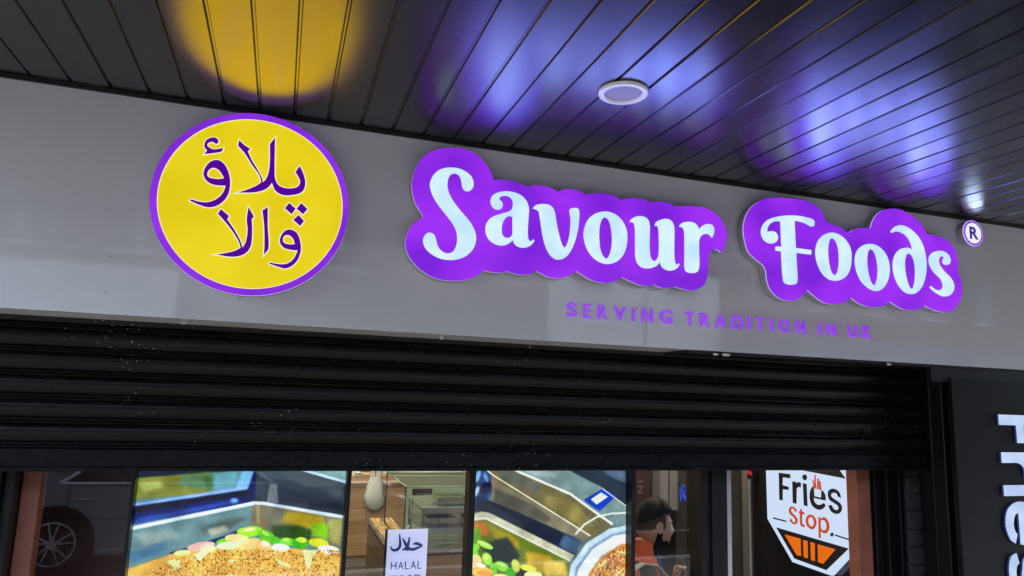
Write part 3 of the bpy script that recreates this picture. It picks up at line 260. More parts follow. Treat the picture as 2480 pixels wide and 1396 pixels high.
def mottled(name, c0, c1, scale, s=1.0):
    """lit acrylic whose light is uneven between its lamps"""
    m = emis(name, c0, s); nt = m.node_tree; b = nt.nodes["Principled BSDF"]
    g = nt.nodes.new("ShaderNodeNewGeometry"); n = nt.nodes.new("ShaderNodeTexNoise"); n.inputs["Scale"].default_value = scale; n.inputs["Detail"].default_value = 1
    nt.links.new(g.outputs["Position"], n.inputs["Vector"])
    cr = nt.nodes.new("ShaderNodeValToRGB"); cr.color_ramp.elements[0].position = .36; cr.color_ramp.elements[1].position = .64
    cr.color_ramp.elements[0].color = (*lin(c0), 1); cr.color_ramp.elements[1].color = (*lin(c1), 1)
    nt.links.new(n.outputs[0], cr.inputs[0]); nt.links.new(cr.outputs[0], b.inputs["Emission Color"]); return m
PURPLE = mottled("lit_purple_acrylic", (124, 34, 218), (158, 48, 244), 4)
PURPLERING = mottled("lit_purple_ring", (128, 40, 212), (150, 52, 236), 6)
YELLOW = mottled("lit_yellow_acrylic", (224, 202, 18), (238, 216, 34), 4)
ICE = mottled("lit_white_letter", (196, 230, 254), (216, 244, 255), 10)
INK = emis("lit_dark_purple_letter", (84, 0, 152))
HALO = emis("lit_pale_outline", (250, 238, 190))
EDGE = emis("lit_white_edge", (214, 206, 246))
TAGP = emis("purple_acrylic_letter", (146, 58, 236), .85, base=.3)

# ------------------------------------------------------------------ ground, road, pavement
def rnd_mat(name, c, sc, am, rough=.9, bump=.4):
    return mat(name, c, rough, noise=((sc, sc, sc), am), bump=((sc*8, sc*8, sc*8), bump))
ground = box("ground", -150, 150, -150, 150, -.5, -.104, rnd_mat("earth", (.12, .11, .10), .6, .2)); ground["kind"] = "structure"
road = box("road", -150, 150, -11.5, -4.5, -.104, -.1, rnd_mat("asphalt", (.055, .055, .058), 1.5, .25)); road["kind"] = "structure"
pavement = box("pavement", -40, 40, -4.35, .4, -.1, 0, rnd_mat("paving_concrete", (.085, .083, .08), .9, .15)); pavement["kind"] = "structure"
kerb = box("kerb", -40, 40, -4.5, -4.35, -.1, .004, rnd_mat("kerb_stone", (.3, .3, .29), 3, .15)); kerb["kind"] = "structure"
far_pavement = box("far_pavement", -40, 40, -15.0, -11.5, -.1, 0, MATS["paving_concrete"]); far_pavement["kind"] = "structure"

# ------------------------------------------------------------------ canopy soffit of black planks
CAN_Z, CAN_Y = 2.86, -1.9
soffit = structure("soffit", (1, -.9, CAN_Z))
PP, PX0 = .11596, -.8403
prof = [(0, .006), (.005, .006), (.0085, 0), (PP-.0045, 0), (PP-.001, .006), (PP-.001, .014), (0, .014)]
def plank_mesh():
    v = [(x, y, z) for y in (CAN_Y, -.012) for x, z in prof]; n = len(prof)
    f = [tuple(range(n)), tuple(range(2*n-1, n-1, -1))]+[(i, i+n, (i+1) % n+n, (i+1) % n) for i in range(n)]
    return v, f
v, f = plank_mesh()
first = None
rng = random.Random(2)
for k in range(-9, 46):
    x = PX0+k*PP
    if first is None:
        first = pydata("plank", v, f, PLANK); base_loc = Vector(first.location); o = first
    else:
        o = first.copy(); COL.objects.link(o)
    o.location = base_loc+Vector((x, 0, CAN_Z+rng.uniform(-.0006, .0006)))
    o.rotation_euler = (rng.uniform(-.0012, .0012), rng.uniform(-.006, .006), 0)
    attach(o, soffit)
box("deck", -1.9, 5.2, CAN_Y, .5, CAN_Z+.03, CAN_Z+.20, BLACKTRIM, soffit)
box("edge_trim", -1.9, 5.2, -.012, -.002, CAN_Z-.012, CAN_Z+.02, BLACKTRIM, soffit)
box("edge_trim_lip", -1.9, 5.2, -.024, -.012, CAN_Z-.006, CAN_Z-.001, BLACKTRIM, soffit)
box("front_board", -1.9, 5.2, CAN_Y-.03, CAN_Y, CAN_Z-.03, CAN_Z+.24, BLACKTRIM, soffit)

# recessed downlight in the soffit
dl = thing("downlight", (.956, -.648, CAN_Z), "round white ceiling downlight, switched off, set in the black soffit", "downlight")
lathe("trim_ring", [(.058, -.004), (.0605, -.0105), (.064, -.012), (.0745, -.0115), (.078, -.009), (.0785, -.001)], (.956, -.648, CAN_Z), mat("white_trim_gloss", (.86, .86, .86), .22), dl)
lathe("diffuser", [(.0585, -.005), (.05, -.0052), (.0001, -.0052)], (.956, -.648, CAN_Z), mat("frosted_diffuser", (.36, .34, .40), .6), dl)
lathe("gasket", [(.076, -.001), (.0815, -.001), (.0815, .003), (.076, .003)], (.956, -.648, CAN_Z), BLACKTRIM, dl)

# ------------------------------------------------------------------ fascia board
FZ = 2.112
fas = thing("fascia_board", (1.4, 0, FZ), "long glossy grey fascia board directly under the black soffit", "sign board")
box("panel", -2.2, 5.0, 0, .02, FZ, CAN_Z+.03, G_, fas)
box("bottom_return", -2.2, 5.0, .02, .30, FZ+.001, FZ+.012, mat("return_grey_satin", (.62, .59, .56), .35, noise=((3, 3, 3), .12)), fas)
for x, z in ((-.555, 2.30), (-.555, 2.185), (-.155, 2.19), (.70, 2.287), (1.36, 2.268), (2.02, 2.428), (2.37, 2.36), (2.72, 2.35)):
    rod("screw_hole", (x, -.0015, z), (x, .001, z), .0022, BLACKTRIM, fas, 8)
fl = box("black_flashing", 1.62, 5.0, .022, .22, FZ-.012, FZ-.001, BLACKTRIM); tag(fl, "thin black strip of flashing tucked under the right half of the fascia board", "flashing")

# lumps of pale stuff stuck beneath the fascia
def lump(name, x, y, z, s, seed, label):
    bm = bmesh.new(); bmesh.ops.create_icosphere(bm, subdivisions=2, radius=1)
    r = random.Random(seed)
    for vv in bm.verts: vv.co = Vector((vv.co.x*s[0], vv.co.y*s[1], vv.co.z*s[2]))*(1+r.uniform(-.22, .22))
    bmesh.ops.translate(bm, vec=(x, y, z), verts=bm.verts)
    tag(bm_obj(name, bm, LUMP), label, "mortar lump", "pale lumps under the fascia")
lump("mortar_lump", -.33, .10, FZ-.004, (.010, .008, .007), 1, "small pale lump under the fascia below and left of the yellow disc")
lump("mortar_lump", .573, .09, FZ-.004, (.009, .008, .007), 2, "small pale lump under the fascia left of the word SERVING")
lump("mortar_lump", 1.745, .012, FZ-.012, (.014, .008, .005), 3, "long pale lump under the letter I of TRADITION, leftmost of a close pair")
lump("mortar_lump", 1.795, .012, FZ-.012, (.020, .009, .007), 4, "long pale lump under the letter T of TRADITION, rightmost of a close pair")
lump("mortar_lump", 2.69, .012, FZ-.011, (.012, .008, .006), 5, "small pale lump under the fascia right of the word UK")

# ------------------------------------------------------------------ lit signs on the fascia
def add_glow(name, parent, x, z, w, h, rgb, radiance, y=-.085, shape='ELLIPSE'):
    """the lamp of a lit sign: shines out of its face"""
    l = bpy.data.lights.new(name, 'AREA'); l.shape = shape; l.size = w; l.size_y = h; l.color = lin(rgb)
    a = w*h*(math.pi/4 if shape == 'ELLIPSE' else 1)
    l.energy = radiance*a*math.pi/EXP
    o = bpy.data.objects.new(name, l); COL.objects.link(o); o.location = (x, y, z); o.rotation_euler = (R(-90), 0, 0)
    if parent: attach(o, parent)
    return o

YF = -.05
disc = thing("round_sign", (-.135, 0, 2.518), "round yellow lit sign with a purple rim and purple Urdu lettering", "round sign")
DC = (-.135, 0, 2.518)
lathe("return", [(.3185, -.002), (.3185, -.040), (.31, -.040)], DC, RETURN, disc, 96, 'Y')
lathe("white_edge", [(.3195, -.040), (.3195, -.0455), (.31, -.0455), (.31, -.040)], DC, EDGE, disc, 96, 'Y')
lathe("rim", [(.297, -.0458), (.297, YF), (.319, YF), (.319, -.0458)], DC, PURPLERING, disc, 96, 'Y')
lathe("face", [(.2945, -.044), (.2945, YF+.0015), (.15, YF+.0015), (.0001, YF+.0015)], DC, YELLOW, disc, 96, 'Y')
lathe("white_line", [(.2946, -.044), (.2946, YF+.0005), (.2972, YF+.0005), (.2972, -.044)], DC, HALO, disc, 96, 'Y')
for loops in URDU:
    g = plate("letter", loops, YF-.0025, YF+.001, INK, disc)
    h = plate("letter_outline", loops, YF-.0002, YF+.0012, HALO, g, grow=.0035)
add_glow("added_glow_lamp", disc, DC[0], DC[2], .60, .60, (255, 196, 5), GLOW_Y)  # added lamp, not part of the disc; feeds the yellow soffit glow

def tray(name, outline, letters, loc, label, cat, glow):
    t = thing(name, loc, label, cat)
    plate("return", outline, -.042, -.002, RETURN, t)
    plate("white_edge", outline, -.0462, -.042, EDGE, t)
    plate("face", outline, YF, -.0462, PURPLE, t)
    for k, loops in letters.items():
        plate("letter", loops, YF-.006, YF+.0005, ICE, t)
    for g in glow: add_glow("added_glow_lamp", t, *g)
    return t
WB, PB, BB = (165, 200, 255), (112, 28, 255), (92, 116, 240)
tray("script_sign", SAVOUR_TRAY, SAVOUR, (1.1, 0, 2.5), "long purple cloud shaped lit sign reading Savour in white letters", "lit sign",
     [(.72, 2.55, .36, .53, PB, GLOW_P), (1.15, 2.46, 1.0, .34, PB, GLOW_P*.8), (1.55, 2.44, .55, .33, PB, GLOW_P*.8),
      (.74, 2.54, .30, .47, BB, GLOW_B, -.090), (1.17, 2.45, .95, .29, BB, GLOW_B, -.090), (1.5, 2.44, .42, .26, BB, GLOW_B, -.091),
      (.725, 2.55, .15, .36, WB, GLOW_W, -.095), (.93, 2.47, .14, .22, WB, GLOW_W, -.095), (1.09, 2.46, .13, .22, WB, GLOW_W*.8, -.095), (1.27, 2.46, .15, .22, WB, GLOW_W, -.095), (1.45, 2.45, .15, .2, WB, GLOW_W, -.095), (1.62, 2.44, .12, .2, WB, GLOW_W, -.095)])
tray("script_sign", FOODS_TRAY, FOODS, (2.6, 0, 2.5), "shorter purple cloud shaped lit sign reading Foods in white letters", "lit sign",
     [(2.25, 2.55, .44, .53, PB, GLOW_P), (2.62, 2.47, .78, .36, PB, GLOW_P*.8), (2.88, 2.55, .38, .5, PB, GLOW_P),
      (2.27, 2.54, .30, .44, BB, GLOW_B, -.090), (2.62, 2.46, .68, .31, BB, GLOW_B, -.091), (2.88, 2.53, .28, .42, BB, GLOW_B, -.092),
      (2.25, 2.53, .15, .36, WB, GLOW_W, -.095), (2.44, 2.47, .14, .25, WB, GLOW_W, -.095), (2.62, 2.47, .14, .25, WB, GLOW_W, -.095), (2.82, 2.52, .15, .36, WB, GLOW_W, -.095), (2.98, 2.48, .11, .25, WB, GLOW_W, -.095)])

reg = thing("trademark_sign", (3.216, 0, 2.774), "tiny round white lit sign with an R in a purple ring", "lit sign")
RC = (3.216, 0, 2.774)
lathe("return", [(.064, -.002), (.064, -.036)], RC, RETURN, reg, 48, 'Y')
lathe("ring", [(.0655, -.036), (.0655, -.0405), (.0, -.0405)], RC, emis("lit_lilac_edge", (200, 170, 250)), reg, 48, 'Y')
lathe("purple_ring", [(.0615, -.038), (.0615, -.0412), (.0, -.0412)], RC, PURPLE, reg, 48, 'Y')
lathe("face", [(.0525, -.038), (.0525, -.042), (.0, -.042)], RC, emis("lit_white_face", (236, 242, 255)), reg, 48, 'Y')
glyph("letter", "R", 3.190, 3.247, 2.743, 2.806, -.0436, -.0418, emis("lit_violet_letter", (70, 40, 140)), reg, bold=.03)
add_glow("added_glow_lamp", reg, RC[0], RC[2], .11, .11, (190, 215, 255), 6.0, -.06)

tl = thing("tagline_lettering", (1.8, 0, 2.21), "small purple capital letters reading SERVING TRADITION IN UK on the fascia", "lettering")
for ch, x0, x1, z0, z1 in TAGLINE:
    glyph("letter", ch, x0, x1, 2.2125, 2.2690, -.009, -.0005, TAGP, tl, bold=.004)

# ------------------------------------------------------------------ roller shutter
nt = SHUT.node_tree; pb = nt.nodes["Principled BSDF"]
gp = nt.nodes.new("ShaderNodeNewGeometry")
vo = nt.nodes.new("ShaderNodeTexVoronoi"); vo.inputs["Scale"].default_value = 58; vo.inputs["Randomness"].default_value = 1
nz = nt.nodes.new("ShaderNodeTexNoise"); nz.inputs["Scale"].default_value = 3.2; nz.inputs["Detail"].default_value = 3
nt.links.new(gp.outputs["Position"], vo.inputs["Vector"]); nt.links.new(gp.outputs["Position"], nz.inputs["Vector"])
mr = nt.nodes.new("ShaderNodeMapRange"); mr.inputs[1].default_value = .43; mr.inputs[2].default_value = .72; mr.inputs[3].default_value = .0; mr.inputs[4].default_value = .19
nt.links.new(nz.outputs[0], mr.inputs[0])
lt = nt.nodes.new("ShaderNodeMath"); lt.operation = 'LESS_THAN'; nt.links.new(vo.outputs["Distance"], lt.inputs[0]); nt.links.new(mr.outputs[0], lt.inputs[1])
mx = nt.nodes.new("ShaderNodeMix"); mx.data_type = 'RGBA'; mx.inputs[6].default_value = (.004, .004, .0045, 1); mx.inputs[7].default_value = (.30, .29, .27, 1)
nt.links.new(lt.outputs[0], mx.inputs[0]); nt.links.new(mx.outputs[2], pb.inputs["Base Color"])

SY, SX0, SX1, RAILZ = .25, -1.15, 3.165, 1.667
sh = thing("roller_shutter", (1, SY, 1.6), "black ribbed roller shutter half lowered over the shop window", "roller shutter")
SP = [(0, .001), (-.0012, -.0060), (-.003, -.0105), (-.006, -.0140), (-.010, -.0162), (-.015, -.0172), (-.021, -.0168), (-.029, -.0146), (-.037, -.0110), (-.045, -.0066), (-.052, -.0024), (-.0562, .0002), (-.0568, .003),
      (-.0600, .003), (-.0603, -.0060), (-.0610, -.0085), (-.0622, -.0096), (-.0636, -.0092), (-.0648, -.0050), (-.0655, .002), (-.0685, .002), (-.0688, -.0060), (-.0696, -.0088), (-.0710, -.0098), (-.0728, -.0092), (-.0745, -.0050), (-.0756, .003), (-.0801, .003)]
def slat_mesh():
    xs = [SX0+(SX1-SX0)*i/12 for i in range(13)]; n = len(SP); v, f = [], []
    for x in xs:
        for z, y in SP: v.append((x, y, z))
    for i in range(12):
        for j in range(n-1): f.append((i*n+j, i*n+j+1, (i+1)*n+j+1, (i+1)*n+j))
    return v, f
v, f = slat_mesh(); s0 = None
rng = random.Random(8)
for k in range(7):
    if s0 is None:
        s0 = pydata("slat", v, f, SHUT); sl0 = Vector(s0.location); o = s0
        for p in s0.data.polygons: p.use_smooth = True
    else:
        o = s0.copy(); COL.objects.link(o)
    o.location = sl0+Vector((0, SY+rng.uniform(-.0015, .0015), RAILZ+.080*(k+1)))
    attach(o, sh)
bm = bmesh.new(); add_box(bm, SX0, SX1, SY-.012, SY+.012, RAILZ-.058, RAILZ, .002); add_box(bm, SX0, SX1, SY-.022, SY+.015, RAILZ-.072, RAILZ-.0585, .003)
bm_obj("bottom_rail", bm, SHUT, sh)
box("guide", SX1+.004, SX1+.075, SY-.10, SY-.028, 0, 2.1, BLACK, sh, .004)
box("guide_back", SX1+.010, SX1+.075, SY-.024, SY+.05, 0, 2.1, BLACK, sh, .003)
box("headbox", SX0, 3.3, .31, .5, 2.0, 2.5, BLACK, sh)

# ------------------------------------------------------------------ walls round the shop front
wl = thing("shop_wall", (1, .6, 0), "black painted wall above the shop window, behind the shutter", "wall")
box("upper_wall", -1.6, 5.0, .5, .7, 1.80, 2.9, BLACK, wl)
box("stall_riser", -.86, 2.05, .40, .55, 0, .35, BLACK, wl)
pier = thing("black_pier", (-1.2, .5, 0), "plain black pier left of the shop window", "pier")
box("cladding", -1.6, -.862, .30, .70, 0, 1.80, BLACK, pier); box("cover_strip", -.860, -.829, .33, .50, 0, 1.80, BLACK, pier, .004)
bp = thing("brick_pier", (3.27, .5, 0), "narrow grey brick pier right of the shop doorway, behind the shutter guide", "pier")
box("core", 3.205, 3.60, .432, .62, 0, 1.85, mat("mortar", (.05, .05, .052), .95), bp)
BR = mat("dark_grey_brick", (.042, .042, .045), .85, noise=((25, 25, 25), .35), bump=((90, 90, 90), .6))
b0 = None
for k in range(20):
    for c in range(2):
        if b0 is None:
            b0 = box("brick", 3.208, 3.318, .42, .47, .003, .083, BR, bp, .004); bl = Vector(b0.location); o = b0
        else:
            o = b0.copy(); COL.objects.link(o)
        o.location = bl+Vector((c*.115, rng.uniform(-.003, .003), k*.091)); o.rotation_euler = (rng.uniform(-.01, .01), 0, rng.uniform(-.02, .02))
        if o is not b0: pass
box("infill", 2.945, 3.20, .44, .60, 0, 1.80, BLACK, wl)
for x in (2.972, 3.055, 3.14):
    box("infill_rib", x, x+.030, .405, .438, 0, 1.80, BLACK, wl, .004)

sp = thing("pier_sign", (3.8, 0, 0), "tall black panel at the right with large lit white letters spelling Fries downwards", "sign")
box("panel", 3.06, 4.75, 0, .028, .12, 2.053, BLACKPANEL, sp, .002)
box("panel_backing", 3.30, 4.75, .03, .5, 0, 2.10, BLACK, sp)
box("head_strip", 2.95, 4.75, .015, .0298, 2.03, FZ-.013, BLACK, sp)
LFACE = mottled("lit_pale_blue_letter", (176, 198, 236), (196, 216, 248), 8); LRET = emis("lit_blue_letter_side", (70, 74, 140), .5)
def rl(pts, zt): return [(3.335+p[1], zt-p[0])+tuple(p[2:]) for p in pts]
def upright(loops, sm=True):
    g = plate("letter", loops, -.015, -.012, LFACE, sp, smooth_spline=sm)
    plate("letter_side", loops, -.012, -.003, LRET, g, smooth_spline=sm)
upright([rl([(0, 0), (0, .28), (.165, .28), (.165, .232), (.05, .232), (.05, .162), (.135, .162), (.135, .114), (.05, .114), (.05, 0)], 1.886)], False)
upright([rl([(0, 0, 1), (0, .2, 1), (.048, .2, 1), (.048, .175, 1), (.07, .195), (.118, .203, 1), (.118, .150, 1), (.075, .145), (.052, .11), (.05, .05), (.05, 0, 1)], 1.706)])
upright([rl([(0, 0), (0, .2), (.05, .2), (.05, 0)], 1.551)], False)
upright([rl([(.025+.03*math.cos(a), .255+.03*math.sin(a)) for a in [i*math.pi/4 for i in range(8)]], 1.551)])
upright([rl([(.198, .085, 1), (.05, .085, 1), (.062, .06), (.10, .046), (.135, .052), (.15, .066, 1), (.192, .05, 1), (.17, .018), (.10, -.004), (.03, .022), (0, .10), (.03, .18), (.10, .205), (.17, .18), (.2, .12)], 1.474),
         rl([(.05, .122, 1), (.15, .122, 1), (.138, .148), (.10, .160), (.065, .150)], 1.474)])
upright([rl([(0, .05, 1), (.02, .012), (.09, -.004), (.155, .018), (.172, .062), (.145, .108), (.09, .122), (.056, .138), (.06, .156), (.09, .162), (.118, .15), (.124, .138, 1), (.168, .144, 1), (.15, .188), (.09, .206), (.028, .188), (.006, .146), (.028, .098), (.085, .082), (.12, .066), (.115, .046), (.085, .04), (.055, .05), (.048, .064, 1)], 1.238)])

# ------------------------------------------------------------------ shop window: frames and panes
def glass_mat():
    m = bpy.data.materials.new("window_glass"); m.use_nodes = True; n = m.node_tree.nodes; n.clear()
    tr = n.new("ShaderNodeBsdfTransparent"); tr.inputs[0].default_value = (.93, .95, .94, 1)
    gl = n.new("ShaderNodeBsdfGlossy"); gl.inputs["Roughness"].default_value = .004
    fr = n.new("ShaderNodeFresnel"); fr.inputs["IOR"].default_value = 1.65
    mxs = n.new("ShaderNodeMixShader"); out = n.new("ShaderNodeOutputMaterial"); L = m.node_tree.links.new
    L(fr.outputs[0], mxs.inputs[0]); L(tr.outputs[0], mxs.inputs[1]); L(gl.outputs[0], mxs.inputs[2]); L(mxs.outputs[0], out.inputs[0]); return m
GLASS = glass_mat()
win = thing("shop_window", (.6, .42, .35), "black framed shop window of five panes under the shutter", "shop window")
for x0, x1 in ((-.4835, -.470), (.284, .3015), (.789, .8175), (1.552, 1.572)):
    box("mullion", x0, x1, .385, .455, .35, 1.80, BLACK, win, .002)
box("sill", -.83, 2.05, .36, .46, .35, .38, BLACK, win, .003)
for x0, x1 in ((-.77, -.4835), (-.470, .284), (.3015, .789), (.8175, 1.552), (1.572, 1.905)):
    pydata("pane", [(x0, .42, .38), (x1, .42, .38), (x1, .42, 1.80), (x0, .42, 1.80)], [(0, 1, 2, 3)], GLASS, win)
box("terracotta_post", -.827, -.7705, .40, .47, .35, 1.80, TERRA, win, .003)

# ------------------------------------------------------------------ shop doorway
dr = thing("door_frame", (2.5, .42, 0), "black shop door frame with a bright aluminium jamb strip", "door frame")
box("post", 1.907, 2.050, .37, .50, 0, 1.80, BLACK, dr, .004)
box("post_rib", 1.955, 2.000, .352, .3695, 0, 1.80, BLACK, dr, .003)
box("jamb_strip", 2.0545, 2.084, .385, .455, 0, 1.80, ALU, dr, .003)
box("terracotta_post", 2.852, 2.940, .40, .47, 0, 1.80, TERRA, dr, .003)
box("threshold", 2.084, 2.852, .36, .52, -.002, .012, ALU, dr)

HX, HY = 2.8846, .46
DF = Matrix(((-.138, .990, 0, HX), (-.990, -.138, 0, HY), (0, 0, 1, 0), (0, 0, 0, 1)))
def dm(l): return [(-p[0],)+tuple(p[1:]) for p in l]
def dbox(name, x0, x1, y0, y1, z0, z1, m, parent, bev=0):
    bm = bmesh.new(); add_box(bm, x0, x1, y0, y1, z0, z1, bev); bmesh.ops.transform(bm, matrix=DF, verts=bm.verts); return bm_obj(name, bm, m, parent)
door = thing("glass_door", (HX, HY+.02, 0), "open glass shop door with an aluminium edge, swung inwards", "door")
dbox("hinge_stile", -.045, -.006, .012, .052, .01, 1.78, BLACK, door, .003)
dbox("edge_stile", -1.175, -1.075, .012, .052, .01, 1.78, ALU, door, .004)
dbox("bottom_rail", -1.075, -.045, .012, .052, .01, .12, BLACK, door, .003)
dbox("dark_panel", -1.075, -.045, .025, .035, .12, 1.78, mat("smoked_glass", (.012, .012, .014), .06), door)
dbox("reader", -1.045, -.97, -.018, .012, 1.40, 1.47, BLACK, door, .004)
REDL = emis("red_indicator", (235, 50, 60), 1.2)
for i in range(3):
    for j in range(2): dbox("indicator", -1.040+.022*i, -1.027+.022*i, -.0195, -.0175, 1.437+.014*j-.004*i, 1.445+.014*j-.004*i, REDL, door)

fs = thing("shield_sign", (HX, HY+.4, 1.2), "white shield shaped lit sign reading Fries Stop fixed to the open glass door", "sign")
FW = emis("lit_white_sign", (206, 222, 248), .98); FB = mat("sign_black_print", (.012, .010, .016), .4); FO = emis("sign_orange_print", (236, 112, 22), .9); FR = emis("sign_red_print", (206, 74, 36), .9)
def sgn(name, loops, y0, m, parent, sm=True): return plate(name, [dm(l) for l in loops], y0, -.0025 if y0 > -.008 else -.0078, m, parent, smooth_spline=sm, frame=DF)
plate("panel", [dm(FRIES['panel'])], -.008, .010, FW, fs, smooth_spline=False, frame=DF)
def prt(name, loops, m, sm=True, d=0.0): return plate(name, [dm(l) for l in loops], -.0095-d, -.0079, m, fs, smooth_spline=sm, frame=DF)
prt("stripe", [FRIES['stripe']], FB, False)
bw = prt("bowl", [FRIES['bowl']], FB, False)
for c in FRIES['chips']: plate("chip", [dm(c)], -.0112, -.0096, FO, bw, smooth_spline=False, frame=DF)
for c in FRIES['dash']: prt("dash", [c], FB, False)
prt("full_stop", [FRIES['dot']], FB)
for k in ('F', 'r', 'i', 'idot', 'e', 's'): prt("letter", FRIES[k], FB)
for c in FRIES['fries']: prt("chip_stick", [c], FR, False, .002)
for k in ('S', 't', 'o', 'p'): prt("letter", FRIES[k], FR)

# ------------------------------------------------------------------ posters in the window
def paint(ops, n_rice, w, h, rice, seed):
    rs = np.random.RandomState(seed); img = np.zeros((h, w, 3))
    def fill(c, b, pts):
        p = np.array(pts, float)
        x0, y0 = np.maximum(np.floor(p.min(0)-3*b-2), 0).astype(int); x1, y1 = np.minimum(np.ceil(p.max(0)+3*b+2), (w, h)).astype(int)
        if x1 <= x0 or y1 <= y0: return
        X, Y = np.meshgrid(np.arange(x0, x1)+.5, np.arange(y0, y1)+.5); ins = np.zeros(X.shape, bool)
        for (ax, ay), (bx, by) in zip(p, np.roll(p, -1, 0)):
            if ay == by: continue
            ins ^= ((ay > Y) != (by > Y)) & (X < (bx-ax)*(Y-ay)/(by-ay)+ax)
        a = ins.astype(float); rad = int(round(b*.6))
        if rad > 0:
            for _ in range(3):
                for ax_ in (0, 1):
                    q = np.pad(a, [(rad+1, rad) if k == ax_ else (0, 0) for k in (0, 1)], mode='edge'); cs = np.cumsum(q, ax_)
                    a = (cs[2*rad+1:]-cs[:-2*rad-1])/(2*rad+1) if ax_ == 0 else (cs[:, 2*rad+1:]-cs[:, :-2*rad-1])/(2*rad+1)
        a = a[..., None]; img[y0:y1, x0:x1] = img[y0:y1, x0:x1]*(1-a)+np.array(c, float)*a
    for i, (c, b, pts) in enumerate(ops):
        fill(c, b*.75, pts)
        if i == n_rice-1 and rice: grains(img, fill, rice, rs)
    if rice and n_rice >= len(ops): grains(img, fill, rice, rs)
    f = rs.rand(h//6+2, w//6+2); f = np.kron(f, np.ones((6, 6)))[:h, :w]
    for ax_ in (0, 1): f = (f+np.roll(f, 2, ax_)+np.roll(f, -2, ax_))/3
    g = np.kron(rs.rand(h//30+2, w//30+2), np.ones((30, 30)))[:h, :w]
    for ax_ in (0, 1):
        for s_ in (5, 9, 14): g = (g+np.roll(g, s_, ax_)+np.roll(g, -s_, ax_))/3
    img *= (.88+.40*g+.10*(f-.5))[..., None]; n2 = rs.randn(h, w, 1); n2 = (n2+np.roll(n2, 1, 0)+np.roll(n2, 1, 1)+np.roll(n2, -1, 0)+np.roll(n2, -1, 1))/2.2; img *= 1+.045*n2
    img = (img-105)*1.28+110
    return np.clip(img, 0, 255)
def grains(img, fill, rice, rs):
    for reg_, n, pal, ln, wd in rice:
        for _ in range(n):
            x = rs.uniform(reg_[0], reg_[2]); y = rs.uniform(reg_[1], reg_[3])
            if not reg_[4](x, y): continue
            a = rs.uniform(0, math.pi); c = np.array(pal[rs.randint(len(pal))])*rs.uniform(.8, 1.1); L = ln*rs.uniform(.6, 1.3)
            dx, dy = math.cos(a)*L, math.sin(a)*L; nx, ny = -math.sin(a)*wd, math.cos(a)*wd
            fill(c, 0, [(x-dx, y-dy), (x-dx*.3+nx, y-dy*.3+ny), (x+dx*.6+nx, y+dy*.6+ny), (x+dx, y+dy), (x+dx*.4-nx, y+dy*.4-ny), (x-dx*.6-nx, y-dy*.6-ny)])
def poster(name, x0, x1, z0, z1, ops, n_rice, rice, seed, label, top=1.582, bright=1.0):
    w, h = int((x1-x0)*1000), int((top-z0)*1000)
    px = paint(ops, n_rice, w, h, rice, seed)/255.0
    im = bpy.data.images.new(name+"_print", w, h); buf = np.ones((h, w, 4), 'f'); buf[..., :3] = px[::-1]
    im.pixels.foreach_set(buf.ravel()); im.update(); im.pack()
    m = bpy.data.materials.new(name+"_print"); m.use_nodes = True; nt = m.node_tree; b = nt.nodes["Principled BSDF"]
    ti = nt.nodes.new("ShaderNodeTexImage"); ti.image = im; ti.interpolation = 'Cubic'; ti.extension = 'EXTEND'
    nt.links.new(ti.outputs[0], b.inputs["Emission Color"]); b.inputs["Emission Strength"].default_value = bright/EXP
    b.inputs["Base Color"].default_value = (.02, .02, .02, 1); b.inputs["Roughness"].default_value = .3; b.inputs["Specular IOR Level"].default_value = .2
    t = thing(name, ((x0+x1)/2, .44, z0), label, "poster")
    f_ = pydata("print", [(x0, .44, z0), (x1, .44, z0), (x1, .44, z1), (x0, .44, z1)], [(0, 1, 2, 3)], m, t)
    uv = f_.data.uv_layers.new(name="uv"); vt = (z1-z0)/(top-z0)
    for l, c in zip(uv.data, ((0, 0), (1, 0), (1, vt), (0, vt))): l.uv = c
    box("light_box", x0, x1, .4405, .475, z0, z1, BLACK, t)
RICEP = [(232, 190, 110), (214, 160, 76), (190, 128, 48), (246, 214, 150), (150, 96, 30), (206, 150, 60), (110, 66, 16)]
def rice_l(x, y): return y > np.interp(x, [0, 20, 148, 226, 315, 700, 760], [415, 372, 316, 298, 290, 300, 306])+14
_bp = np.array(POSTER_RIGHT[1][-1][2]); _bc = (_bp.min(0)+_bp.max(0))/2; _br = (_bp.max(0)-_bp.min(0))/2-6
def rice_r(x, y): return ((x-_bc[0])/_br[0])**2+((y-_bc[1])/_br[1])**2 < 1
poster("food_poster", -.4695, .2835, .70, 1.60, POSTER_LEFT[1], POSTER_LEFT[0],
       [((0, 285, 760, 880, rice_l), 11000, RICEP, 5.0, 1.6)], 3, "bright backlit food poster of a steel tray of rice with green and white beans", top=1.582)
MEATP = [(206, 150, 84), (170, 104, 50), (232, 186, 120), (120, 70, 30), (240, 206, 150), (190, 90, 40), (214, 170, 70)]
poster("food_poster", .818, 1.5515, .70, 1.60, POSTER_RIGHT[1], POSTER_RIGHT[0],
       [((380, 100, 760, 880, rice_r), 1600, MEATP, 15, 3.2)], 5, "bright backlit food poster of steel pans, green beans and a bowl of meat", top=1.582)

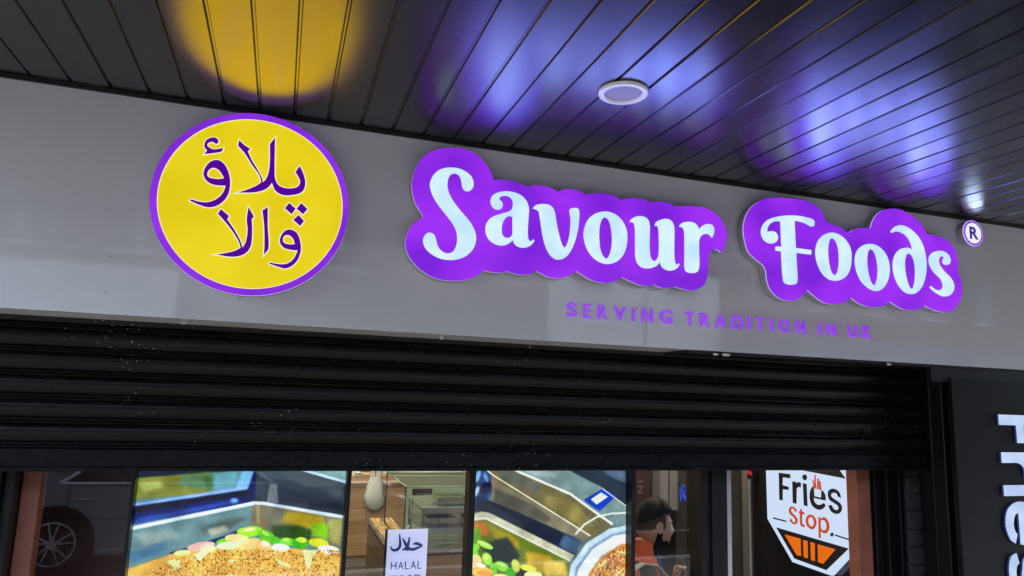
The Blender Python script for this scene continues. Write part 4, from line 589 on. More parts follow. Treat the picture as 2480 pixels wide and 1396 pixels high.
# halal notice on the glass
hs = thing("halal_notice", (.55, .426, 1.15), "white paper notice with blue writing reading HALAL FOOD stuck inside the glass", "notice")
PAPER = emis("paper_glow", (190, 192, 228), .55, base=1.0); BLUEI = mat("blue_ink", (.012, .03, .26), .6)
hx = [p[0] for p in HALAL['sheet']]; hz = [p[1] for p in HALAL['sheet']]
X0, X1, ZT = .4655, .6315, HALAL['sheet'][0][1]
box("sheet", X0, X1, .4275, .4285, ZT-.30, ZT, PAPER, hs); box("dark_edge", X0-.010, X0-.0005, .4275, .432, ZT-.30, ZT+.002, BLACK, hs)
for i, st in enumerate(HALAL['strokes']):
    l = ribbon_stroke([spline(st+st[::-1], 4)[k] for k in range(4*(len(st)-1)+1)], .0058)
    plate("stroke", [l], .4265-.0002*i, .4273, BLUEI, hs, smooth_spline=False)
def word(s, x0, x1, z0, z1):
    wd = [{'I': .35, 'L': .75}.get(c, 1.0) for c in s]; tot = sum(wd)+.22*(len(s)-1); x = x0
    for c, w_ in zip(s, wd):
        k = (x1-x0)/tot; glyph("letter", c, x, x+w_*k, z0, z1, .4266, .4273, BLUEI, hs); x += (w_+.22)*k
word("HALAL", .4850, .6120, 1.1835, 1.2140); word("FOOD", .4850, .6120, 1.1300, 1.1610)

# ------------------------------------------------------------------ inside the shop
WOOD = mat("oak_laminate", (.42, .28, .15), .45, noise=((2.5, 60, 60), .30), bump=((4, 80, 80), .15))
def plank_lines(m, axis, pitch):
    return m
GWOOD = mat("grey_brown_laminate", (.30, .23, .155), .45, noise=((60, 3, 60), .25))
WALLM = mat("cream_plaster", (.55, .52, .44), .8, noise=((2, 2, 2), .05))
DARKM = mat("dark_grey_board", (.030, .029, .033), .45, noise=((3, 3, 3), .3))
MAROON = mat("maroon_board", (.11, .034, .027), .35, noise=((2, 2, 5), .25))
def tile_mat():
    m = bpy.data.materials.new("mosaic_tile"); m.use_nodes = True; nt = m.node_tree; b = nt.nodes["Principled BSDF"]
    g = nt.nodes.new("ShaderNodeNewGeometry"); br = nt.nodes.new("ShaderNodeTexBrick"); br.offset = .5
    br.inputs["Scale"].default_value = 7; br.inputs["Color1"].default_value = (.55, .52, .46, 1); br.inputs["Color2"].default_value = (.42, .40, .35, 1)
    br.inputs["Mortar"].default_value = (.05, .045, .04, 1); br.inputs["Mortar Size"].default_value = .12
    nt.links.new(g.outputs["Position"], br.inputs["Vector"]); nt.links.new(br.outputs[0], b.inputs["Base Color"]); b.inputs["Roughness"].default_value = .3
    return m
sf = box("shop_floor", -1.6, 4.6, .4, 9.0, -.10, .002, tile_mat()); sf["kind"] = "structure"
rm = structure("shop_room", (1, 5, 0))
box("back_wall", -1.6, 4.6, 8.4, 8.5, .002, 2.75, WALLM, rm); box("left_wall", -1.6, -1.5, .70, 8.4, .002, 2.75, WALLM, rm)
box("right_wall", 4.5, 4.6, .70, 8.4, .002, 2.75, WALLM, rm); box("ceiling", -1.6, 4.6, .70, 8.5, 2.752, 2.85, WALLM, rm)
LAMP = emis("ceiling_lamp_diffuser", (255, 236, 205), ROOM_L)
lp0 = thing("ceiling_light", (.9, 2.6, 2.75), "square shop ceiling light panel nearest the window", "ceiling light", "ceiling lights in the shop")
box("frame", .55, 1.25, 2.25, 2.95, 2.715, 2.751, WHITEP, lp0); box("diffuser", .58, 1.22, 2.28, 2.92, 2.708, 2.7145, LAMP, lp0)
dup(lp0, (-.3, 2.4, 0), "square shop ceiling light panel over the wooden counter at the back")
dup(lp0, (1.95, -1.25, 0), "square shop ceiling light panel above the seated man")

pb_ = thing("partition_board", (-.8, .95, 0), "dark maroon partition board behind the leftmost window pane", "partition")
box("board", -1.4, -.32, .95, .98, .002, 2.4, MAROON, pb_)
for z in (1.30, 1.05, .80): box("rail", -1.4, -.32, .938, .9495, z, z+.018, MAROON, pb_)
ds = thing("dark_partition", (2.7, 2.62, 0), "dark grey partition behind the seated man", "partition")
box("board", 2.10, 4.4, 2.62, 2.66, .002, 2.4, DARKM, ds)
for x in (2.55, 3.3, 3.8): box("batten", x, x+.05, 2.60, 2.6195, .002, 2.4, BLACK, ds)
gc = thing("grey_column", (2.99, 2.5, 0), "tall narrow grey metal column against the dark partition", "column")
GREYM = mat("grey_steel_paint", (.17, .175, .19), .4, noise=((40, 40, 2), .15))
box("shaft", 2.915, 3.075, 2.45, 2.58, 1.04, 2.3, GREYM, gc, .006); box("seam", 2.988, 2.994, 2.444, 2.4495, 1.05, 2.3, BLACK, gc); box("foot", 2.93, 3.06, 2.46, 2.58, .002, 1.039, BLACK, gc)
cl = bmesh.new(); r_ = random.Random(5)
bmesh.ops.create_grid(cl, x_segments=6, y_segments=10, size=1)
for vv in cl.verts:
    u, w_ = vv.co.x, vv.co.y; vv.co = Vector((3.108+u*.026*(1.1-.3*w_), 2.43+.012*math.sin(u*5+w_*4)+r_.uniform(-.004, .004), 1.18+w_*.06))
bmesh.ops.solidify(cl, geom=cl.faces[:], thickness=.006)
tag(bm_obj("blue_cloth", cl, mat("bright_blue_cloth", (.03, .09, .75), .7, emit=(.03, .09, .75), es=.0)), "bright blue cloth hanging beside the tall grey column", "cloth")
hk = rod("cloth_hook", (3.108, 2.44, 1.235), (3.108, 2.62, 1.235), .006, BLACK); tag(hk, "thin black hook holding the blue cloth", "hook")
bn = thing("reflection_banner", (2.455, 1.9, 1.26), "dark maroon hanging banner with a faded letter N behind the man's head", "banner")
box("cloth", 2.395, 2.52, 1.90, 1.908, 1.10, 1.75, mat("reflected_maroon", (.03, .007, .009), .6), bn); rod("top_bar", (2.39, 1.904, 1.755), (2.525, 1.904, 1.755), .007, BLACK, bn)  # made-up panel, imitates a street sign mirrored in the glass
glyph("letter", "N", 2.412, 2.452, 1.255, 1.305, 1.897, 1.8995, mat("reflected_pink", (.16, .09, .09), .6), bn, bold=.02, rot=True)
box("letter_bar", 2.412, 2.452, 1.897, 1.8995, 1.33, 1.34, MATS["reflected_pink"], bn)

# far wooden counter
fc = thing("wood_counter", (1.2, 5.6, 0), "long light wood counter with plank front at the back of the shop", "counter")
box("carcass", -1.2, 2.4, 5.47, 6.1, .10, .875, GWOOD, fc)
wr = random.Random(3); z = .115
WM = [mat("oak_board_%s" % n, c, .45, noise=((2.5, 60, 60), .28)) for n, c in (("pale", (.46, .32, .17)), ("mid", (.38, .25, .13)), ("warm", (.42, .27, .14)))]
while z < .85:
    x = -1.2-wr.uniform(0, .4)
    while x < 2.4:
        L = wr.uniform(.55, .95); a, b = max(x, -1.2), min(x+L, 2.4)
        if b-a > .02: box("board", a+.001, b-.001, 5.45, 5.4695, z, z+.119, WM[wr.randrange(3)], fc, .002)
        x += L
    z += .1215
box("plinth", -1.2, 2.4, 5.46, 6.0, .003, .099, mat("plinth_grey", (.3, .29, .27), .5), fc)
box("top", -1.22, 2.42, 5.43, 6.14, .877, .905, mat("counter_top_cream", (.62, .56, .45), .3), fc, .003)
def carton(x0, x1, y0, y1, z0, z1, c, label, grp=None):
    t = thing("carton", ((x0+x1)/2, (y0+y1)/2, z0), label, "carton", grp)
    m = mat("carton_"+label.split()[0], c, .6); box("body", x0, x1, y0, y1, z0, z1-.012, m, t, .003); box("lid", x0-.003, x1+.003, y0-.003, y1+.003, z1-.0115, z1, m, t, .002)
carton(.955, 1.036, 5.50, 5.60, .906, .978, (.72, .55, .26), "yellow carton on the far counter beside the plastic bag")
carton(.76, .83, 5.60, 5.72, .906, 1.04, (.16, .15, .17), "dark carton at the left of the cartons on the far counter")
carton(.84, .945, 5.75, 5.87, .906, 1.06, (.70, .68, .60), "white carton behind the green cup on the far counter")
def cup(x, y, c, label):
    t = thing("paper_cup", (x, y, .906), label, "cup"); m = mat("cup_"+label.split()[0], c, .5)
    lathe("body", [(.001, .907), (.027, .907), (.036, .985), (.033, .985)], (x, y, 0), m, t, 20); lathe("rim", [(.0345, .985), (.0385, .987), (.0345, .990)], (x, y, 0), WHITEP, t, 20)
cup(.912, 5.56, (.42, .58, .50), "pale green paper cup on the far counter left of the yellow carton")
cup(1.215, 5.55, (.55, .62, .62), "grey blue paper cup on the far counter right of the plastic bag")
# plastic bag hanging on the counter front
bag = thing("plastic_bag", (1.085, 5.40, .62), "translucent white plastic carrier bag hanging in front of the wooden counter", "bag")
bm = bmesh.new(); N = 20; rings = []
for zz, rx, ry in ((.606, .012, .010), (.618, .045, .03), (.645, .085, .042), (.70, .105, .05), (.75, .104, .048), (.80, .092, .044), (.85, .082, .036), (.90, .070, .026), (.955, .060, .018)):
    rings.append([bm.verts.new((1.085+rx*math.cos(2*math.pi*i/N)*(1+.16*math.sin(i*2.7+zz*30)), 5.395+ry*math.sin(2*math.pi*i/N)*(1+.2*math.sin(i*1.9+zz*50)), zz+.008*math.sin(i*1.3))) for i in range(N)])
for a, b in zip(rings, rings[1:]):
    for i in range(N): bm.faces.new((a[i], a[(i+1) % N], b[(i+1) % N], b[i]))
bm.faces.new(rings[0][::-1])
BAGM = mat("thin_white_plastic", (.74, .84, .86), .35, bump=((40, 40, 40), .6)); BAGM.node_tree.nodes["Principled BSDF"].inputs["Alpha"].default_value = .78
bm_obj("body", bm, BAGM, bag, True)
for s in (-1, 1):
    bm = bmesh.new(); pts = [(1.085+s*.042, 5.395, .93), (1.085+s*.050, 5.40, .985), (1.085+s*.032, 5.41, 1.03), (1.085+s*.014, 5.40, .985), (1.085+s*.018, 5.395, .93)]
    for a, b in zip(pts, pts[1:]): cyl(bm, a, b, .011, .011, 8)
    bm_obj("handle", bm, MATS["carton_yellow"] if False else BAGM, bag)
hook = rod("bag_hook", (1.085, 5.435, 1.0), (1.085, 5.435, 1.10), .006, STEEL); tag(hook, "thin steel hook that carries the plastic bag", "hook")
gl_ = rod("hook_stem", (1.085, 5.44, .906), (1.085, 5.44, .999), .005, STEEL); gl_.parent = hook; gl_.matrix_parent_inverse = Matrix.Translation(-world_loc(hook)); 

# glass display counter near the window
dc = thing("display_counter", (1.3, 2.7, 0), "glass and steel food display case on a wood fronted counter", "display counter")
box("base", .778, 1.85, 2.22, 3.35, .003, .845, GWOOD, dc)
z = .01
while z < .82:
    box("board", .80, 1.85, 2.20, 2.2195, z, z+.134, WM[wr.randrange(3)], dc, .002); box("board", .765, .7775, 2.225, 3.35, z, z+.134, GWOOD, dc, .002); z += .137
box("steel_deck", .762, 1.86, 2.19, 3.36, .846, .872, STEEL, dc, .003)
GLS = bpy.data.materials.new("green_edge_glass"); GLS.use_nodes = True
n_ = GLS.node_tree.nodes; n_.clear(); tr = n_.new("ShaderNodeBsdfTransparent"); tr.inputs[0].default_value = (.78, .88, .82, 1); gg = n_.new("ShaderNodeBsdfGlossy"); gg.inputs[1].default_value = .02
ff = n_.new("ShaderNodeFresnel"); ff.inputs[0].default_value = 1.6; ms = n_.new("ShaderNodeMixShader"); oo = n_.new("ShaderNodeOutputMaterial")
for a, b in ((ff.outputs[0], ms.inputs[0]), (tr.outputs[0], ms.inputs[1]), (gg.outputs[0], ms.inputs[2]), (ms.outputs[0], oo.inputs[0])): GLS.node_tree.links.new(a, b)
GEDGE = mat("glass_cut_edge", (.28, .42, .36), .15)
gx0, gx1, gy0, gy1, gz0, gz1 = .852, 1.85, 2.20, 3.05, .873, 1.272
for nm, v in (("side_glass", [(gx0, gy0, gz0), (gx0, gy1, gz0), (gx0, gy1, gz1), (gx0, gy0, gz1)]), ("front_glass", [(gx0, gy0, gz0), (gx1, gy0, gz0), (gx1, gy0, gz1), (gx0, gy0, gz1)]),
              ("top_glass", [(gx0, gy0, gz1), (gx1, gy0, gz1), (gx1, gy1, gz1), (gx0, gy1, gz1)])):
    pydata(nm, v, [(0, 1, 2, 3)], GLS, dc)
for nm, a, b in (("glass_edge", (gx0, gy0, gz0), (gx0, gy0, gz1)), ("glass_edge", (gx0, gy1, gz0), (gx0, gy1, gz1)), ("glass_edge", (gx0, gy0, gz1), (gx1, gy0, gz1)), ("glass_edge", (gx0, gy0, gz1), (gx0, gy1, gz1)), ("glass_edge", (gx0, gy1, gz1), (gx1, gy1, gz1))):
    rod(nm, a, b, .0045, BLACK if nm and a[2] != b[2] else GEDGE, dc, 8)
for z0, x0 in ((1.095, .972), (.963, .985)):
    s_ = box("shelf", x0, 1.84, 2.24, 2.85, z0+.012, z0+.030, STEEL, dc, .002); box("shelf_lip", x0, 1.84, 2.225, 2.2395, z0, z0+.036, ALU, s_, .002)
    for y in (2.3, 2.8): rod("shelf_leg", (x0+.02, y, .873), (x0+.02, y, z0+.011), .006, STEEL, s_, 8)
bc = box("back_panel", .87, 1.84, 2.98, 3.02, .873, 1.25, mat("case_back_grey", (.55, .58, .50), .4), dc)
def steel_pan(x0, x1, y0, y1, z0, label, food, fcol):
    t = thing("steel_pan", ((x0+x1)/2, (y0+y1)/2, z0), label, "pan", "steel pans in the display case")
    bm = bmesh.new(); h_ = .048
    for a in ((x0, x1, y0, y0+.006), (x0, x1, y1-.006, y1), (x0, x0+.006, y0+.0061, y1-.0061), (x1-.006, x1, y0+.0061, y1-.0061)): add_box(bm, a[0], a[1], a[2], a[3], z0, z0+h_)
    bm_obj("walls", bm, STEEL, t); box("base", x0+.0062, x1-.0062, y0+.0062, y1-.0062, z0, z0+.006, STEEL, t)
    bm = bmesh.new(); rr = random.Random(len(label))
    bmesh.ops.create_grid(bm, x_segments=10, y_segments=8, size=.5)
    for vv in bm.verts: vv.co = Vector(((x0+x1)/2+vv.co.x*(x1-x0-.02), (y0+y1)/2+vv.co.y*(y1-y0-.02), z0+.03+rr.uniform(-.006, .010)))
    bm_obj(food, bm, mat(food+"_fill", fcol, .6, noise=((60, 60, 60), .4)), t)
steel_pan(1.03, 1.24, 2.30, 2.48, 1.000, "steel pan of brown food on the lower shelf of the display case", "stew", (.16, .09, .05))
steel_pan(1.28, 1.5, 2.30, 2.48, 1.000, "steel pan on the lower shelf of the display case, behind the food poster", "curry", (.20, .11, .04))
steel_pan(1.10, 1.32, 2.34, 2.52, 1.132, "steel pan of greens on the upper shelf of the display case", "greens", (.10, .14, .06))
pt = thing("price_rail", (.985, 2.30, 1.20), "small brown price rail with a row of white dots in the display case", "price tag")
box("rail", .914, 1.05, 2.30, 2.306, 1.203, 1.246, mat("price_rail_brown", (.12, .05, .035), .5), pt)
for i in range(6): rod("dot", (.945+i*.018, 2.2995, 1.212), (.945+i*.018, 2.2965, 1.212), .0055, WHITEP, pt, 10)
rod("post", (.920, 2.303, .873), (.920, 2.303, 1.203), .003, STEEL, pt, 8)
sw = random.Random(9)
GOLD = [mat("sweet_gold", (.62, .40, .08), .4), mat("sweet_amber", (.50, .26, .05), .4), mat("sweet_cream", (.66, .56, .34), .5)]
tr_ = thing("sweet_tray", (.80, 2.9, .873), "shallow tray of small golden sweets left of the glass case", "tray")
box("tray", .768, .848, 2.35, 3.30, .8725, .880, ALU, tr_)
q0 = [None]*3
for i in range(4):
    for j in range(26):
        k = sw.randrange(3)
        if q0[k] is None:
            bm = bmesh.new(); add_box(bm, -.008, .008, -.012, .012, -.006, .006, .003); o = bm_obj("sweet", bm, GOLD[k]); q0[k] = o
        else:
            o = q0[k].copy(); COL.objects.link(o); o.parent = None; o.matrix_parent_inverse = Matrix.Identity(4)
        o.location = (.778+i*.020, 2.40+j*.034, .887+sw.uniform(0, .003)); o.rotation_euler = (0, 0, sw.uniform(-.5, .5)); attach(o, tr_)

# ------------------------------------------------------------------ the seated man in an orange vest
MY = 1.40; LZ = .127; SIT = Vector((-.36, -.60, LZ))     # modelled on a low seat, then moved to where he sits
man = thing("person", (2.12, MY, .002), "bearded man in an orange high visibility vest seated inside, facing right", "person")
SKIN = mat("skin", (.50, .29, .21), .5, noise=((60, 60, 60), .08)); HAIR = mat("dark_hair", (.010, .0075, .0065), .75, spec=.15, bump=((500, 500, 500), .6))
CLOTH = mat("dark_navy_cloth", (.016, .017, .026), .8, bump=((60, 60, 60), .5)); TROU = mat("charcoal_trousers", (.03, .03, .033), .85); SHOE = mat("black_shoe", (.01, .01, .01), .4)
pts = {"pelvis": (2.12, 0, .47, .125, .15), "belly": (2.10, 0, .62, .115, .15), "chest": (2.12, 0, .80, .12, .165), "upper": (2.15, 0, .92, .085, .13), "neck": (2.185, 0, 1.00, .052, .055), "nape": (2.215, 0, 1.07, .054, .054)}
edges = [("pelvis", "belly"), ("belly", "chest"), ("chest", "upper"), ("upper", "neck"), ("neck", "nape")]
for s, n in ((-1, "near"), (1, "far")):
    pts.update({n+"_sh": (2.15, s*.165, .90, .056, .056), n+"_el": (2.17, s*.235, .66, .044, .044), n+"_fa": (2.29, s*.21, .62, .040, .038), n+"_wr": (2.40, s*.16, .60, .026, .030), n+"_pm": (2.45, s*.145, .60, .018, .034),
                n+"_hp": (2.20, s*.09, .46, .092, .092), n+"_kn": (2.53, s*.12, .47, .062, .062), n+"_cf": (2.53, s*.12, .30-LZ*.6, .055, .055), n+"_an": (2.50, s*.12, .10-LZ, .038, .038), n+"_to": (2.63, s*.13, .045-LZ, .035, .04)})
    edges += [("upper", n+"_sh"), (n+"_sh", n+"_el"), (n+"_el", n+"_fa"), (n+"_fa", n+"_wr"), (n+"_wr", n+"_pm"), ("pelvis", n+"_hp"), (n+"_hp", n+"_kn"), (n+"_kn", n+"_cf"), (n+"_cf", n+"_an"), (n+"_an", n+"_to")]
    for k in range(4):
        yk = s*(.145+(.024-.016*k)); L = (.052, .062, .058, .044)[k]
        pts[n+"_f%d" % k] = (2.475, yk, .600, .010, .010); pts[n+"_g%d" % k] = (2.475+L*.55, yk, .596, .009, .009); pts[n+"_h%d" % k] = (2.475+L, yk, .578, .0075, .0075)
        edges += [(n+"_pm", n+"_f%d" % k), (n+"_f%d" % k, n+"_g%d" % k), (n+"_g%d" % k, n+"_h%d" % k)]
    pts[n+"_t1"] = (2.43, s*.105, .600, .011, .011); pts[n+"_t2"] = (2.455, s*.088, .592, .009, .009); edges += [(n+"_wr", n+"_t1"), (n+"_t1", n+"_t2")]
keys = list(pts); me = bpy.data.meshes.new("body")
me.from_pydata([(p[0], MY+p[1], p[2]) for p in pts.values()], [(keys.index(a), keys.index(b)) for a, b in edges], [])
bo = bpy.data.objects.new("body", me); COL.objects.link(bo)
sk = bo.modifiers.new("skin", 'SKIN'); ss = bo.modifiers.new("sub", 'SUBSURF'); ss.levels = 2; ss.render_levels = 2
if not me.skin_vertices: me.skin_vertices.new(name="skin")
for sv, p in zip(me.skin_vertices[0].data, pts.values()): sv.radius = (p[3], p[4])
me.skin_vertices[0].data[0].use_root = True
bpy.context.view_layer.update()
m2 = bpy.data.meshes.new_from_object(bo.evaluated_get(bpy.context.evaluated_depsgraph_get())); bpy.data.objects.remove(bo)
body = fin("body", m2, None, man, True)
m2.materials.clear()
for q in (SKIN, CLOTH, TROU, SHOE): m2.materials.append(q)
bl_ = Vector(body.location)+Vector((0, 0, 0))
for p in m2.polygons:
    c = p.center+bl_
    hand = c.x > 2.405 and .55 < c.z < .64 and abs(c.y-MY) > .06
    p.material_index = 0 if (c.z > 1.005 or hand) else (3 if c.z < .085-LZ else (2 if c.z < .545 and not (c.x > 2.25 and c.z > .56) else 1))
HC = Vector((2.262, MY, 1.128)); PT = R(-8)
def head_pt(u):
    x, y, z = u.x*.100, u.y*.076, u.z*.120
    if z > 0: x -= .010*(z/.12)
    else:
        t = -z/.12; y *= 1-.30*t; x = x+.026*t if x > 0 else x*(1-.35*t)+.0
    if u.x > .3:
        k = u.x
        x += k*.022*math.exp(-(y/.014)**2)*math.exp(-((z+.018)/.020)**2)*(1 if z > -.04 else .6)
        x += k*.011*math.exp(-(y/.010)**2)*math.exp(-((z-.008)/.026)**2)
        x += k*.007*math.exp(-((abs(y)-.028)/.022)**2)*math.exp(-((z-.030)/.010)**2)
        x -= k*.010*math.exp(-((abs(y)-.031)/.015)**2)*math.exp(-((z-.012)/.011)**2)
        x += k*.009*math.exp(-(y/.022)**2)*math.exp(-((z+.056)/.007)**2)+k*.008*math.exp(-(y/.022)**2)*math.exp(-((z+.070)/.006)**2)
        x += k*.012*math.exp(-(y/.022)**2)*math.exp(-((z+.098)/.014)**2)
    return Vector((x, y, z))
HM = Matrix.Translation(HC) @ Matrix.Rotation(-PT, 4, 'Y')
def head_shell(name, keep, off, m, parent):
    bm = bmesh.new(); bmesh.ops.create_uvsphere(bm, u_segments=64, v_segments=48, radius=1, matrix=Matrix.Rotation(math.pi/2, 4, 'Y'))
    for vv in bm.verts:
        u = vv.co.normalized(); p = head_pt(u); vv.co = p+(Vector((u.x/.1, u.y/.076, u.z/.12)).normalized()*off(p) if off else Vector((0, 0, 0)))
    if keep:
        dl_ = [f for f in bm.faces if not keep(f.calc_center_median())]; bmesh.ops.delete(bm, geom=dl_, context='FACES')
    bmesh.ops.transform(bm, matrix=HM, verts=bm.verts); return bm_obj(name, bm, m, parent, True)
head = head_shell("head", None, None, SKIN, man)
head_shell("hair", lambda p: p.z > (.066+max(0, p.x-.04)*.15 if p.x > .02 else (.060+.014*math.sin(p.x*90) if p.x > -.012 else .056-(-.012-p.x)*.62)), lambda p: .002+.014*max(0, p.z/.12)+(.012 if p.z > .078 and p.x > .0 else 0), HAIR, head)
FADE = mat("short_cropped_hair", (.03, .02, .016), .8, spec=.1); FADE.node_tree.nodes["Principled BSDF"].inputs["Alpha"].default_value = .6
head_shell("cropped_sides", lambda p: p.x < .030 and p.z > -.012-max(0, -p.x-.03)*.5 and not (-.024 < p.x < .012 and p.z < .028), lambda p: .0015, FADE, head)
head_shell("beard", lambda p: p.x > -.012 and p.z < (-.062 if p.x > .03 else -.062+.075*min(1, (.03-p.x)/.03)) and not (p.x > .078 and -.078 < p.z < -.050), lambda p: .0015+.008*max(0, (-p.z-.06)/.06), HAIR, head)
head_shell("moustache", lambda p: p.x > .075 and -.051 < p.z < -.040 and abs(p.y) < .034, lambda p: .006, HAIR, head)
for s in (-1, 1):
    bm = bmesh.new(); bmesh.ops.create_uvsphere(bm, u_segments=16, v_segments=10, radius=1, matrix=HM @ Matrix.Translation((-.005, s*.074, .0)) @ Matrix.Rotation(R(-12), 4, 'Y') @ Matrix.Diagonal((.017, .008, .031, 1)))
    bm_obj("ear", bm, SKIN, head, True)
    bm = bmesh.new(); bmesh.ops.create_uvsphere(bm, u_segments=16, v_segments=10, radius=.0125, matrix=HM @ Matrix.Translation((.076, s*.031, .012)))
    ey = bm_obj("eye", bm, WHITEP, head, True)
    bm = bmesh.new(); bmesh.ops.create_uvsphere(bm, u_segments=12, v_segments=8, radius=.0065, matrix=HM @ Matrix.Translation((.0835, s*.031, .012))); bm_obj("iris", bm, HAIR, ey, True)
    bm = bmesh.new()
    for i in range(5): 
        a = Vector((.090-.004*abs(i-1.5), s*(.016+.0085*i), .0325+.003*math.sin(i*.8))); b = Vector((.090-.004*abs(i-.5)-.002, s*(.0245+.0085*i), .0325+.003*math.sin((i+1)*.8))); cyl(bm, HM @ a, HM @ b, .0042, .0038, 6)
    bm_obj("eyebrow", bm, HAIR, head)
VEST = mat("orange_hi_vis", (.85, .13, .025), .7, bump=((50, 50, 50), .4)); BAND = mat("reflective_grey_band", (.46, .47, .48), .4)
bm = bmesh.new(); N = 32; rings = []
for cx_, zz, rx, ry in ((2.11, .50, .150, .190), (2.10, .62, .138, .184), (2.115, .76, .140, .192), (2.135, .87, .132, .190), (2.150, .935, .112, .165), (2.165, .985, .092, .120), (2.172, 1.025, .078, .088), (2.176, 1.070, .074, .076)):
    rings.append([bm.verts.new((cx_+rx*math.cos(2*math.pi*i/N), MY+ry*math.sin(2*math.pi*i/N), zz-(.075*max(0, math.cos(2*math.pi*i/N))**2 if zz > 1.0 else 0)+.003*math.sin(i*2.1+zz*30))) for i in range(N)])
for a, b in zip(rings, rings[1:]):
    for i in range(N): bm.faces.new((a[i], a[(i+1) % N], b[(i+1) % N], b[i]))
vest = bm_obj("vest", bm, VEST, man, True)
def strap(y, pts_, w, m, name, par):
    bm = bmesh.new(); P = [Vector((p[0], MY+y+(p[2] if len(p) > 2 else 0), p[1])) for p in pts_]; rows = []
    for i, p in enumerate(P):
        d = (P[min(i+1, len(P)-1)]-P[max(i-1, 0)]).normalized(); nn = Vector((-d.z, 0, d.x))
        rows.append([bm.verts.new(p+Vector((0, k*w/2, 0))+nn*h_) for k, h_ in ((-1, 0), (-1, .006), (1, .006), (1, 0))])
    for a, b in zip(rows, rows[1:]):
        for i in range(4): bm.faces.new((a[i], a[(i+1) % 4], b[(i+1) % 4], b[i]))
    bm.faces.new(rows[0]); bm.faces.new(rows[-1][::-1]); return bm_obj(name, bm, m, par, False)
for s in (-1, 1):
    strap(s*.135, [(1.985, .70, s*.02), (1.985, .80, s*.018), (2.012, .885, s*.01), (2.062, .942, 0), (2.13, .972, -s*.006), (2.20, .962, -s*.004), (2.252, .915, 0), (2.272, .84, 0), (2.268, .72, 0)], .048, BAND, "reflective_strap", vest)
    # sleeve cap: the dark sleeve emerges from the vest here
    bm = bmesh.new(); bmesh.ops.create_uvsphere(bm, u_segments=24, v_segments=16, radius=1, matrix=Matrix.Translation((2.155, MY+s*.186, .800)) @ Matrix.Rotation(R(s*-14), 4, 'X') @ Matrix.Diagonal((.090, .056, .100, 1))); bm_obj("sleeve_cap", bm, CLOTH, man, True)
bm = bmesh.new()
for a, b in (((2.268, MY-.045, .99), (2.288, MY-.035, .90)), ((2.288, MY-.035, .90), (2.285, MY-.015, .78)), ((2.268, MY+.045, .99), (2.288, MY+.035, .90)), ((2.288, MY+.035, .90), (2.285, MY+.015, .78))): cyl(bm, a, b, .008, .008, 8)
bm_obj("lanyard", bm, mat("blue_lanyard", (.04, .12, .40), .6), man)

man.location = Vector(man.location)+SIT
SX_, SYY = 2.12+SIT.x, MY+SIT.y
st = thing("stool", (SX_, SYY, .002), "dark round stool under the seated man", "stool")
lathe("seat", [(.001, .335+LZ), (.16, .335+LZ), (.17, .345+LZ), (.16, .352+LZ), (.001, .352+LZ)], (SX_, SYY, 0), DARKM, st, 32)
for i in range(4):
    a = math.pi/4+i*math.pi/2; rod("leg", (SX_+.16*math.cos(a), SYY+.16*math.sin(a), .003), (SX_+.12*math.cos(a), SYY+.12*math.sin(a), .334+LZ), .012, BLACK, st, 10)
ch = thing("patterned_chair", (2.62, 1.36, .002), "chair with a brown and cream patterned back in front of the seated man", "chair")
def pattern_mat():
    m = mat("brown_cream_weave", (.3, .2, .1), .8); nt = m.node_tree; g = nt.nodes.new("ShaderNodeNewGeometry"); mp = nt.nodes.new("ShaderNodeMapping"); mp.inputs["Rotation"].default_value = (0, .78, 0)
    w1 = nt.nodes.new("ShaderNodeTexVoronoi"); w1.inputs["Scale"].default_value = 34; w1.distance = 'CHEBYCHEV'; w1.feature = 'F1'
    cr = nt.nodes.new("ShaderNodeValToRGB"); cr.color_ramp.interpolation = 'CONSTANT'; e = cr.color_ramp.elements; e[0].color = (.05, .028, .014, 1); e[1].position = .30; e[1].color = (.42, .30, .15, 1); k = e.new(.45); k.color = (.06, .03, .015, 1); k = e.new(.6); k.color = (.5, .36, .2, 1)
    nt.links.new(g.outputs["Position"], mp.inputs[0]); nt.links.new(mp.outputs[0], w1.inputs["Vector"]); nt.links.new(w1.outputs["Distance"], cr.inputs[0]); nt.links.new(cr.outputs[0], nt.nodes["Principled BSDF"].inputs["Base Color"]); return m
PM = pattern_mat()
bm = bmesh.new(); add_box(bm, -.25, .25, -.03, .03, -.24, .24, .02); bmesh.ops.transform(bm, matrix=Matrix.Translation((2.60, 1.30, .78)) @ Matrix.Rotation(R(12), 4, 'Y'), verts=bm.verts); bm_obj("backrest", bm, PM, ch)
box("seat", 2.72, 3.10, 1.10, 1.50, .40, .45, PM, ch, .015)
for x in (2.74, 3.08):
    for y in (1.12, 1.48): rod("leg", (x, y, .003), (x, y, .399), .014, BLACK, ch, 10)
for x in (2.42, 2.80): rod("back_post", (x, 1.335, .30 if x < 2.5 else .42), (x, 1.335, .60), .012, BLACK, ch, 10)

ch.location = Vector(ch.location)+Vector((-.40, -.55, 0))

